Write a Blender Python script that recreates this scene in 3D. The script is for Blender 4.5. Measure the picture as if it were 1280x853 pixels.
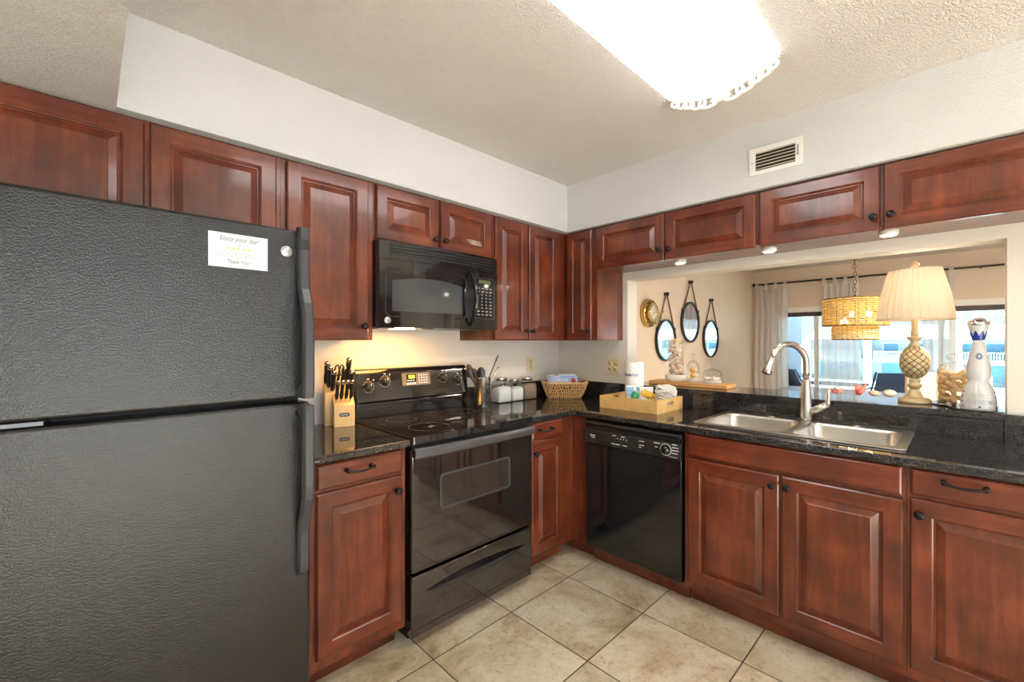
import bpy, bmesh, math, random
from math import sin, cos, pi, radians
from mathutils import Vector, Matrix

for o in list(bpy.data.objects):
    bpy.data.objects.remove(o)
SC = bpy.context.scene
COL = SC.collection

# ------------------------------------------------------------------ camera, world, exposure
cam = bpy.data.cameras.new('camera')
cam.sensor_width = 36.0
cam.lens = 542.27 / 1280 * 36.0
cam.shift_y = -0.4 / 1280
cam.clip_start = 0.05
cam.clip_end = 400
camo = bpy.data.objects.new('camera', cam)
COL.objects.link(camo)
camo.location = (-2.7863, -2.2921, 1.348)
camo.rotation_euler = (pi / 2, 0, -0.7736)
SC.camera = camo

SC.view_settings.view_transform = 'Standard'
SC.view_settings.look = 'None'
SC.view_settings.gamma = 1.0
SC.view_settings.use_curve_mapping = False
SC.view_settings.exposure = 0.50

W = bpy.data.worlds.new('sky')
SC.world = W
W.use_nodes = True
_bg = W.node_tree.nodes['Background']
_bg.inputs[0].default_value = (0.88, 0.94, 1.0, 1)
_bg.inputs[1].default_value = 3.2

_sun = bpy.data.lights.new('sun', 'SUN')
_sun.energy = 85.0
_sun.angle = 0.02
_sun.color = (1.0, 0.99, 0.98)
_suno = bpy.data.objects.new('sun', _sun)
COL.objects.link(_suno)
_suno.rotation_euler = (math.radians(37), 0, math.radians(-4))   # high sun from behind the viewer, onto the floor by the added glass door
L_FIXTURE = 5.0      # fluorescent diffuser emission
P_LAMP = 1.3         # table lamp bulb (W)
P_PEND = 15.0
P_HOOD = 5.0
P_PUCK = 0.8
P_DINE_FILL = 110.0  # added fill light in the dining room, out of view

# ------------------------------------------------------------------ node helpers
def new_mat(name):
    m = bpy.data.materials.new(name)
    m.use_nodes = True
    nt = m.node_tree
    b = nt.nodes['Principled BSDF']
    return m, nt, b

def N(nt, t, **kw):
    n = nt.nodes.new(t)
    for k, v in kw.items():
        setattr(n, k, v)
    return n

def inp(n, name, v):
    n.inputs[name].default_value = v

def link(nt, a, ao, b, bi):
    nt.links.new(a.outputs[ao], b.inputs[bi])

def ramp(nt, stops, interp='LINEAR'):
    r = N(nt, 'ShaderNodeValToRGB')
    r.color_ramp.interpolation = interp
    el = r.color_ramp.elements
    while len(el) > 1:
        el.remove(el[-1])
    el[0].position = stops[0][0]
    el[0].color = (*stops[0][1], 1)
    for p, c in stops[1:]:
        e = el.new(p)
        e.color = (*c, 1)
    return r

def srgb(r, g, b):
    def f(c):
        c /= 255.0
        return c / 12.92 if c <= 0.04045 else ((c + 0.055) / 1.055) ** 2.4
    return (f(r), f(g), f(b))

def plain(name, col, rough=0.5, metal=0.0, spec=0.5, coat=0.0, emis=None, es=0.0, bump=None):
    m, nt, b = new_mat(name)
    inp(b, 'Base Color', (*col, 1))
    inp(b, 'Roughness', rough)
    inp(b, 'Metallic', metal)
    inp(b, 'Specular IOR Level', spec)
    inp(b, 'Coat Weight', coat)
    inp(b, 'Coat Roughness', 0.08)
    if emis:
        inp(b, 'Emission Color', (*emis, 1))
        inp(b, 'Emission Strength', es)
    # procedural variation: a fine noise breaks the surface up a little
    sc, st = bump or (120.0, 0.03)
    tc = N(nt, 'ShaderNodeTexCoord')
    nz = N(nt, 'ShaderNodeTexNoise')
    inp(nz, 'Scale', sc)
    inp(nz, 'Detail', 3.0)
    link(nt, tc, 'Object', nz, 'Vector')
    bp = N(nt, 'ShaderNodeBump')
    inp(bp, 'Strength', st)
    inp(bp, 'Distance', 0.002)
    link(nt, nz, 'Fac', bp, 'Height')
    link(nt, bp, 'Normal', b, 'Normal')
    return m

def wood(name, cols, scale=(14, 14, 1.3), rough=0.30, coat=0.5, blotch=0.55, seed=0.0):
    m, nt, b = new_mat(name)
    tc = N(nt, 'ShaderNodeTexCoord')
    oi = N(nt, 'ShaderNodeObjectInfo')
    mul = N(nt, 'ShaderNodeMath', operation='MULTIPLY')
    mul.inputs[1].default_value = 53.0 + seed
    link(nt, oi, 'Random', mul, 0)
    add = N(nt, 'ShaderNodeVectorMath', operation='ADD')
    link(nt, tc, 'Object', add, 0)
    link(nt, mul, 0, add, 1)
    mp = N(nt, 'ShaderNodeMapping')
    mp.inputs['Scale'].default_value = scale
    link(nt, add, 'Vector', mp, 'Vector')
    g = N(nt, 'ShaderNodeTexNoise')
    inp(g, 'Scale', 2.2); inp(g, 'Detail', 8.0); inp(g, 'Roughness', 0.6); inp(g, 'Distortion', 0.5)
    link(nt, mp, 'Vector', g, 'Vector')
    bl = N(nt, 'ShaderNodeTexNoise')
    inp(bl, 'Scale', 6.0); inp(bl, 'Detail', 4.0); inp(bl, 'Roughness', 0.55)
    link(nt, add, 'Vector', bl, 'Vector')
    mx = N(nt, 'ShaderNodeMix', data_type='FLOAT')
    mx.inputs[0].default_value = blotch
    nt.links.new(g.outputs['Fac'], mx.inputs[2])
    nt.links.new(bl.outputs['Fac'], mx.inputs[3])
    r = ramp(nt, [(0.33, cols[0]), (0.5, cols[1]), (0.68, cols[2])])
    nt.links.new(mx.outputs[0], r.inputs[0])
    link(nt, r, 'Color', b, 'Base Color')
    inp(b, 'Roughness', rough)
    inp(b, 'Coat Weight', coat)
    inp(b, 'Coat Roughness', 0.10)
    bp = N(nt, 'ShaderNodeBump')
    inp(bp, 'Strength', 0.04); inp(bp, 'Distance', 0.002)
    link(nt, g, 'Fac', bp, 'Height')
    link(nt, bp, 'Normal', b, 'Normal')
    return m

def plaster(name, col, scale, strength, dist, rough=0.85, col2=None):
    m, nt, b = new_mat(name)
    tc = N(nt, 'ShaderNodeTexCoord')
    nz = N(nt, 'ShaderNodeTexNoise')
    inp(nz, 'Scale', scale); inp(nz, 'Detail', 3.0); inp(nz, 'Roughness', 0.55)
    link(nt, tc, 'Object', nz, 'Vector')
    r = ramp(nt, [(0.42, (0, 0, 0)), (0.62, (1, 1, 1))])
    link(nt, nz, 'Fac', r, 'Fac')
    bp = N(nt, 'ShaderNodeBump')
    inp(bp, 'Strength', strength); inp(bp, 'Distance', dist)
    link(nt, r, 'Color', bp, 'Height')
    link(nt, bp, 'Normal', b, 'Normal')
    n2 = N(nt, 'ShaderNodeTexNoise')
    inp(n2, 'Scale', 1.6); inp(n2, 'Detail', 2.0)
    link(nt, tc, 'Object', n2, 'Vector')
    c2 = col2 or tuple(c * 0.95 for c in col)
    r2 = ramp(nt, [(0.35, c2), (0.65, col)])
    link(nt, n2, 'Fac', r2, 'Fac')
    link(nt, r2, 'Color', b, 'Base Color')
    inp(b, 'Roughness', rough)
    inp(b, 'Specular IOR Level', 0.25)
    return m

def thin_glass(name, tint=(1, 1, 1), refl=1.0, rough=0.02):
    m = bpy.data.materials.new(name)
    m.use_nodes = True
    nt = m.node_tree
    nt.nodes.clear()
    out = N(nt, 'ShaderNodeOutputMaterial')
    mix = N(nt, 'ShaderNodeMixShader')
    tr = N(nt, 'ShaderNodeBsdfTransparent')
    inp(tr, 'Color', (*tint, 1))
    gl = N(nt, 'ShaderNodeBsdfGlossy')
    inp(gl, 'Roughness', rough)
    lw = N(nt, 'ShaderNodeLayerWeight')
    inp(lw, 'Blend', 0.35)
    mu = N(nt, 'ShaderNodeMath', operation='MULTIPLY')
    mu.inputs[1].default_value = refl
    link(nt, lw, 'Fresnel', mu, 0)
    link(nt, mu, 0, mix, 0)
    nt.links.new(tr.outputs[0], mix.inputs[1])
    nt.links.new(gl.outputs[0], mix.inputs[2])
    nt.links.new(mix.outputs[0], out.inputs[0])
    return m

def sheer(name, col, transp, transl):
    m = bpy.data.materials.new(name)
    m.use_nodes = True
    nt = m.node_tree
    nt.nodes.clear()
    out = N(nt, 'ShaderNodeOutputMaterial')
    d = N(nt, 'ShaderNodeBsdfDiffuse'); inp(d, 'Color', (*col, 1))
    t = N(nt, 'ShaderNodeBsdfTranslucent'); inp(t, 'Color', (*col, 1))
    tr = N(nt, 'ShaderNodeBsdfTransparent')
    m1 = N(nt, 'ShaderNodeMixShader'); m1.inputs[0].default_value = transl
    m2 = N(nt, 'ShaderNodeMixShader'); m2.inputs[0].default_value = transp
    tc = N(nt, 'ShaderNodeTexCoord')
    wv = N(nt, 'ShaderNodeTexNoise'); inp(wv, 'Scale', 250.0)
    link(nt, tc, 'Object', wv, 'Vector')
    bp = N(nt, 'ShaderNodeBump'); inp(bp, 'Strength', 0.15); inp(bp, 'Distance', 0.001)
    link(nt, wv, 'Fac', bp, 'Height')
    link(nt, bp, 'Normal', d, 'Normal')
    nt.links.new(d.outputs[0], m1.inputs[1]); nt.links.new(t.outputs[0], m1.inputs[2])
    nt.links.new(m1.outputs[0], m2.inputs[1]); nt.links.new(tr.outputs[0], m2.inputs[2])
    nt.links.new(m2.outputs[0], out.inputs[0])
    return m

def emitter(name, col, s):
    m, nt, b = new_mat(name)
    inp(b, 'Base Color', (*col, 1))
    inp(b, 'Roughness', 0.5)
    inp(b, 'Emission Color', (*col, 1))
    inp(b, 'Emission Strength', s)
    return m

# ------------------------------------------------------------------ materials
M = {}
CH = [srgb(66, 25, 13), srgb(102, 43, 23), srgb(138, 67, 37)]
M['cherry'] = wood('cherry_wood_vertical', CH)
M['cherry_h'] = wood('cherry_wood_horizontal', CH, scale=(1.3, 14, 14))
M['raw_wood'] = wood('raw_cabinet_side', [srgb(80, 48, 30), srgb(125, 82, 52), srgb(165, 120, 80)], rough=0.7, coat=0)
M['pine'] = wood('pale_pine', [srgb(205, 160, 95), srgb(222, 182, 118), srgb(235, 202, 145)], scale=(2, 12, 12), rough=0.5, coat=0.05)
M['block_wood'] = wood('maple_block', [srgb(215, 172, 108), srgb(230, 192, 130), srgb(240, 210, 155)], scale=(10, 10, 1.5), rough=0.45, coat=0.1)
M['board'] = wood('oak_board', [srgb(190, 130, 70), srgb(214, 158, 95), srgb(228, 182, 120)], scale=(12, 1.5, 12), rough=0.5, coat=0.05)
M['spoon_wood'] = wood('dark_spoon_wood', [srgb(70, 36, 24), srgb(104, 56, 40), srgb(130, 78, 56)], rough=0.5, coat=0)

def granite():
    m, nt, b = new_mat('black_granite')
    tc = N(nt, 'ShaderNodeTexCoord')
    v = N(nt, 'ShaderNodeTexNoise'); inp(v, 'Scale', 200.0); inp(v, 'Detail', 4.0); inp(v, 'Roughness', 0.7)
    link(nt, tc, 'Object', v, 'Vector')
    r = ramp(nt, [(0.38, (0.006, 0.006, 0.008)), (0.53, (0.022, 0.022, 0.026)), (0.62, (0.085, 0.080, 0.076)), (0.76, (0.20, 0.18, 0.16))])
    link(nt, v, 'Fac', r, 'Fac')
    v2 = N(nt, 'ShaderNodeTexNoise'); inp(v2, 'Scale', 26.0); inp(v2, 'Detail', 3.0)
    link(nt, tc, 'Object', v2, 'Vector')
    r2 = ramp(nt, [(0.35, (0.55, 0.55, 0.6)), (0.7, (1.25, 1.2, 1.15))])
    link(nt, v2, 'Fac', r2, 'Fac')
    mx = N(nt, 'ShaderNodeMix', data_type='RGBA', blend_type='MULTIPLY')
    mx.inputs[0].default_value = 1.0
    nt.links.new(r.outputs[0], mx.inputs[6]); nt.links.new(r2.outputs[0], mx.inputs[7])
    nt.links.new(mx.outputs[2], b.inputs['Base Color'])
    inp(b, 'Roughness', 0.05)
    inp(b, 'Specular IOR Level', 0.8)
    return m
M['granite'] = granite()

def tile():
    m, nt, b = new_mat('travertine_tile')
    S = 0.4585
    tc = N(nt, 'ShaderNodeTexCoord')
    sp = N(nt, 'ShaderNodeSeparateXYZ')
    link(nt, tc, 'Object', sp, 'Vector')
    def axis(o, off):
        a = N(nt, 'ShaderNodeMath', operation='ADD'); a.inputs[1].default_value = off
        link(nt, sp, o, a, 0)
        d = N(nt, 'ShaderNodeMath', operation='DIVIDE'); d.inputs[1].default_value = S
        link(nt, a, 0, d, 0)
        fr = N(nt, 'ShaderNodeMath', operation='FRACT'); link(nt, d, 0, fr, 0)
        fl = N(nt, 'ShaderNodeMath', operation='FLOOR'); link(nt, d, 0, fl, 0)
        s = N(nt, 'ShaderNodeMath', operation='SUBTRACT'); s.inputs[1].default_value = 0.5
        link(nt, fr, 0, s, 0)
        ab = N(nt, 'ShaderNodeMath', operation='ABSOLUTE'); link(nt, s, 0, ab, 0)
        return ab, fl
    ax, fx = axis('X', 1.285 + S * 20)
    ay, fy = axis('Y', 0.750 + S * 20)
    mxm = N(nt, 'ShaderNodeMath', operation='MAXIMUM')
    link(nt, ax, 0, mxm, 0); link(nt, ay, 0, mxm, 1)
    gt = N(nt, 'ShaderNodeMapRange'); 
    gt.inputs['From Min'].default_value = 0.4925; gt.inputs['From Max'].default_value = 0.4955
    link(nt, mxm, 0, gt, 'Value')
    cb = N(nt, 'ShaderNodeCombineXYZ'); link(nt, fx, 0, cb, 0); link(nt, fy, 0, cb, 1)
    wn = N(nt, 'ShaderNodeTexWhiteNoise'); link(nt, cb, 0, wn, 'Vector')
    sc = N(nt, 'ShaderNodeVectorMath', operation='SCALE'); sc.inputs['Scale'].default_value = 7.0
    link(nt, wn, 'Color', sc, 0)
    ad = N(nt, 'ShaderNodeVectorMath', operation='ADD')
    link(nt, tc, 'Object', ad, 0); link(nt, sc, 0, ad, 1)
    n1 = N(nt, 'ShaderNodeTexNoise'); inp(n1, 'Scale', 3.6); inp(n1, 'Detail', 6.0); inp(n1, 'Roughness', 0.62); inp(n1, 'Distortion', 0.7)
    link(nt, ad, 0, n1, 'Vector')
    r1 = ramp(nt, [(0.30, srgb(160, 140, 112)), (0.42, srgb(198, 181, 151)), (0.55, srgb(218, 206, 181)), (0.72, srgb(229, 220, 201))])
    link(nt, n1, 'Fac', r1, 'Fac')
    n2 = N(nt, 'ShaderNodeTexNoise'); inp(n2, 'Scale', 30.0); inp(n2, 'Detail', 5.0); inp(n2, 'Roughness', 0.7); inp(n2, 'Distortion', 1.2)
    link(nt, ad, 0, n2, 'Vector')
    r2 = ramp(nt, [(0.30, (0.50, 0.42, 0.34)), (0.40, (0.88, 0.84, 0.80)), (0.5, (1, 1, 1)), (0.70, (1.12, 1.1, 1.06))])
    link(nt, n2, 'Fac', r2, 'Fac')
    mx = N(nt, 'ShaderNodeMix', data_type='RGBA', blend_type='MULTIPLY'); mx.inputs[0].default_value = 0.75
    nt.links.new(r1.outputs[0], mx.inputs[6]); nt.links.new(r2.outputs[0], mx.inputs[7])
    tone = N(nt, 'ShaderNodeMapRange'); tone.inputs['To Min'].default_value = 0.9; tone.inputs['To Max'].default_value = 1.06
    link(nt, wn, 'Value', tone, 'Value')
    mt = N(nt, 'ShaderNodeMix', data_type='RGBA', blend_type='MULTIPLY'); mt.inputs[0].default_value = 1.0
    nt.links.new(mx.outputs[2], mt.inputs[6]); nt.links.new(tone.outputs[0], mt.inputs[7])
    mg = N(nt, 'ShaderNodeMix', data_type='RGBA')
    nt.links.new(gt.outputs[0], mg.inputs[0])
    nt.links.new(mt.outputs[2], mg.inputs[6])
    mg.inputs[7].default_value = (*srgb(78, 66, 54), 1)
    nt.links.new(mg.outputs[2], b.inputs['Base Color'])
    inp(b, 'Roughness', 0.36)
    sub = N(nt, 'ShaderNodeMath', operation='SUBTRACT')
    link(nt, n2, 'Fac', sub, 0); link(nt, gt, 0, sub, 1)
    bp = N(nt, 'ShaderNodeBump'); inp(bp, 'Strength', 0.12); inp(bp, 'Distance', 0.003)
    link(nt, sub, 0, bp, 'Height'); link(nt, bp, 'Normal', b, 'Normal')
    return m
M['tile'] = tile()
M['wall'] = plaster('wall_plaster', srgb(211, 210, 210), 110.0, 0.3, 0.004)
M['wall_smooth'] = plaster('wall_paint', srgb(222, 216, 208), 160.0, 0.08, 0.002)
M['wall_dining'] = plaster('dining_wall_paint', srgb(232, 216, 198), 150.0, 0.08, 0.002)
M['ceiling'] = plaster('popcorn_ceiling', srgb(240, 233, 229), 130.0, 0.8, 0.007)
M['white_trim'] = plain('white_trim', srgb(236, 234, 230), 0.45)
M['black_gloss'] = plain('black_enamel', (0.008, 0.008, 0.010), 0.06, spec=0.6, bump=(8, 0.006))
M['black_glass'] = plain('black_ceran_glass', (0.012, 0.009, 0.009), 0.05, spec=0.75, bump=(5, 0.004))
M['black_satin'] = plain('black_satin', (0.018, 0.018, 0.020), 0.32)
M['black_matte'] = plain('black_matte', (0.012, 0.012, 0.013), 0.6)
M['grey_metal'] = plain('dark_grey_metal', (0.11, 0.11, 0.12), 0.3, metal=0.6)
M['fridge_black'] = plain('pebbled_black', (0.012, 0.0105, 0.0105), 0.22, spec=0.55, bump=(260, 0.45))
for _n in M['fridge_black'].node_tree.nodes:
    if _n.type == 'BUMP': _n.inputs['Distance'].default_value = 0.003
M['drawer_pull'] = plain('polished_black_metal', (0.05, 0.05, 0.065), 0.18, metal=0.8)
M['fridge_handle'] = plain('charcoal_plastic', (0.045, 0.045, 0.050), 0.33)
M['steel'] = plain('brushed_steel', (0.60, 0.58, 0.55), 0.26, metal=1.0, bump=(60, 0.004))
M['steel_sink'] = plain('sink_steel', (0.66, 0.63, 0.59), 0.3, metal=1.0, bump=(60, 0.004))
M['chrome'] = plain('chrome', (0.72, 0.72, 0.72), 0.1, metal=1.0)
M['bronze'] = plain('oil_rubbed_bronze', (0.022, 0.020, 0.022), 0.28, metal=0.6)
M['brass'] = plain('polished_brass', (0.62, 0.42, 0.14), 0.22, metal=1.0)
M['brass_dark'] = plain('aged_brass', (0.22, 0.12, 0.05), 0.4, metal=0.8)
M['white_print'] = plain('white_print', (0.75, 0.75, 0.75), 0.5)
M['grey_print'] = plain('grey_print', (0.32, 0.32, 0.34), 0.5)
M['badge'] = plain('silver_badge', (0.62, 0.62, 0.62), 0.3, metal=0.7)
M['win_grey'] = plain('microwave_window', (0.055, 0.060, 0.065), 0.07, spec=0.7, bump=(6, 0.004))
M['oven_win'] = plain('oven_window_glass', (0.035, 0.030, 0.026), 0.08, spec=0.6, bump=(6, 0.004))
M['control'] = plain('control_panel_brown', (0.16, 0.125, 0.11), 0.25)
M['lcd'] = emitter('lcd_green', (0.42, 0.62, 0.06), 0.5)
M['lcd_dim'] = plain('lcd_dim', (0.10, 0.12, 0.05), 0.3)
M['paper'] = plain('white_paper', (0.74, 0.75, 0.76), 0.6)
M['ink'] = plain('ink_grey', (0.16, 0.16, 0.17), 0.6)
M['star'] = plain('star_yellow', (0.62, 0.55, 0.02), 0.5)
M['glass'] = thin_glass('clear_glass', (0.98, 0.985, 0.985), 0.5)
M['pane'] = thin_glass('window_glass', (0.97, 0.99, 1.0), 0.35)
M['pane_dim'] = thin_glass('dimming_window_glass', (0.47, 0.51, 0.54), 0.35)  # grey tint added to dim the bright view outside
M['sugar'] = plain('white_sugar', (0.86, 0.86, 0.85), 0.9, bump=(500, 0.3))
M['coffee'] = plain('tan_grounds', (0.32, 0.235, 0.16), 0.9, bump=(500, 0.5))
M['straw'] = plain('straw_weave', srgb(214, 176, 118), 0.75, bump=(90, 0.6))
M['box_blue'] = plain('blue_box', srgb(140, 165, 215), 0.35)
M['box_green'] = plain('green_booklet', srgb(120, 140, 70), 0.5)
M['red'] = plain('red_badge', srgb(205, 80, 75), 0.45)
M['almond'] = plain('almond_plastic', srgb(222, 205, 165), 0.4)
M['slot'] = plain('outlet_slot', (0.05, 0.04, 0.03), 0.6)
M['towel'] = plain('paper_towel', (0.88, 0.88, 0.87), 0.9, bump=(200, 0.5))
M['blue_ink'] = plain('blue_ink', srgb(60, 85, 140), 0.5)
M['soft_blue'] = plain('soft_blue_ink', srgb(165, 185, 220), 0.5)
M['pouch'] = plain('pouch_print', srgb(214, 228, 230), 0.3)
M['pouch_blue'] = plain('pouch_blue', srgb(125, 190, 225), 0.3)
M['soap_green'] = plain('green_soap', srgb(20, 150, 105), 0.12, coat=0.4)
M['yellow'] = plain('yellow_print', srgb(235, 190, 50), 0.4)
M['olive'] = plain('olive_print', srgb(115, 100, 20), 0.4)
M['ceramic'] = plain('white_ceramic', (0.64, 0.64, 0.64), 0.12, coat=0.3)
M['cobalt'] = plain('cobalt_blue', srgb(45, 60, 150), 0.2)
M['label_grey'] = plain('label_grey', srgb(160, 160, 165), 0.5)
M['gold_leaf'] = plain('antique_gold', srgb(206, 186, 146), 0.38, metal=0.35)
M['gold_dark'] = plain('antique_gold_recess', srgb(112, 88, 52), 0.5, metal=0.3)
M['shade'] = sheer('lampshade_fabric', srgb(218, 203, 182), 0.0, 0.3)
M['curtain'] = sheer('sheer_curtain', (0.95, 0.94, 0.93), 0.22, 0.45)
M['rod'] = plain('dark_rod', (0.02, 0.017, 0.016), 0.4)
M['dark_frame'] = plain('dark_window_frame', srgb(74, 62, 62), 0.5)
M['roller'] = plain('roller_shade_fabric', srgb(226, 208, 188), 0.8)
M['seagrass'] = plain('seagrass', srgb(238, 206, 130), 0.6, bump=(140, 0.6))
M['bulb'] = emitter('bulb', (1.0, 0.82, 0.55), 12.0)
M['puck'] = emitter('puck_lens', (1.0, 0.9, 0.72), 6.0)
M['hood_lens'] = emitter('hood_lens', (1.0, 0.80, 0.48), 8.0)
M['rope'] = plain('jute_rope', srgb(120, 88, 58), 0.9, bump=(300, 0.8))
M['mirror'] = plain('mirror_glass', (0.86, 0.88, 0.9), 0.02, metal=1.0, bump=(2, 0.0))
M['clock_face'] = plain('clock_face', srgb(232, 226, 210), 0.4)
M['shell_a'] = plain('shell_cream', srgb(244, 222, 192), 0.5, bump=(60, 0.6))
M['shell_b'] = plain('shell_tan', srgb(226, 186, 145), 0.5, bump=(60, 0.6))
M['shell_c'] = plain('shell_white', srgb(246, 238, 224), 0.45, bump=(60, 0.6))
M['sand'] = plain('sand', srgb(236, 224, 204), 0.95, bump=(400, 0.6))
M['amber'] = plain('amber_urchin', srgb(232, 180, 90), 0.55, bump=(80, 0.8))
M['cork'] = plain('cork', srgb(232, 200, 152), 0.85, bump=(160, 0.8))
M['diffuser'] = emitter('acrylic_diffuser', (0.95, 0.985, 1.0), L_FIXTURE)
M['fixture_wood'] = plain('whitewashed_wood', srgb(214, 208, 196), 0.5)
M['linen'] = plain('white_linen', srgb(240, 222, 208), 0.9, bump=(250, 0.5))
M['table_wood'] = wood('dining_table_wood', [srgb(90, 60, 40), srgb(120, 82, 56), srgb(150, 108, 76)])
M['coral'] = plain('coral_pink', srgb(240, 160, 145), 0.7)
M['patio_grey'] = plain('patio_sling', srgb(105, 108, 128), 0.8)
M['patio_frame'] = plain('patio_frame', srgb(130, 140, 160), 0.5)
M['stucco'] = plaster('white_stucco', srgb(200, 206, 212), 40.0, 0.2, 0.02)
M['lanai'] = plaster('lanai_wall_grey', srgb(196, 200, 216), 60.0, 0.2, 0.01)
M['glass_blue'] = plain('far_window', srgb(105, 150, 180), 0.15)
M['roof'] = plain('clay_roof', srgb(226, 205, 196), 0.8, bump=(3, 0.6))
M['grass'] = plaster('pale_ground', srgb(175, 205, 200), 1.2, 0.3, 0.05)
M['bark'] = plain('overexposed_bark', srgb(215, 225, 232), 0.9, bump=(20, 0.8))  # overexposed daylight put into the bark colour
M['leaf'] = plain('overexposed_leaf', srgb(190, 215, 215), 0.8)  # foliage whitened in colour to look overexposed
M['concrete'] = plaster('lanai_floor', srgb(190, 190, 190), 30, 0.2, 0.004)
M['towel_stripe'] = None

def stripe_cloth():
    m, nt, b = new_mat('striped_dishcloth')
    tc = N(nt, 'ShaderNodeTexCoord')
    w = N(nt, 'ShaderNodeTexWave', wave_type='BANDS', bands_direction='DIAGONAL')
    inp(w, 'Scale', 36.0); inp(w, 'Distortion', 2.0); inp(w, 'Detail', 1.0)
    link(nt, tc, 'Object', w, 'Vector')
    r = ramp(nt, [(0.0, srgb(120, 124, 132)), (0.16, srgb(150, 152, 158)), (0.26, srgb(240, 238, 234))])
    link(nt, w, 'Color', r, 'Fac')
    link(nt, r, 'Color', b, 'Base Color')
    inp(b, 'Roughness', 0.95)
    return m
M['towel_stripe'] = stripe_cloth()

for _k, _ior in (('black_glass', 2.1), ('black_gloss', 1.65), ('win_grey', 1.6), ('oven_win', 1.9)):
    inp(M[_k].node_tree.nodes['Principled BSDF'], 'IOR', _ior)
    inp(M[_k].node_tree.nodes['Principled BSDF'], 'Specular IOR Level', 0.5)
# ------------------------------------------------------------------ mesh builder
def rr(x0, x1, y0, y1, r, n=5):
    pts = []
    for cx, cy, a0 in ((x1 - r, y1 - r, 0), (x0 + r, y1 - r, pi / 2), (x0 + r, y0 + r, pi), (x1 - r, y0 + r, 1.5 * pi)):
        for i in range(n + 1):
            a = a0 + (pi / 2) * i / n
            pts.append((cx + r * cos(a), cy + r * sin(a)))
    return pts

AX = {'z': Matrix.Identity(3),
      '-y': Matrix(((1, 0, 0), (0, 0, -1), (0, 1, 0))),      # local z -> -y, local y -> z
      'y': Matrix(((-1, 0, 0), (0, 0, 1), (0, 1, 0))),
      '-x': Matrix(((0, 0, -1), (-1, 0, 0), (0, 1, 0))),
      'x': Matrix(((0, 0, 1), (1, 0, 0), (0, 1, 0)))}

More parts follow.
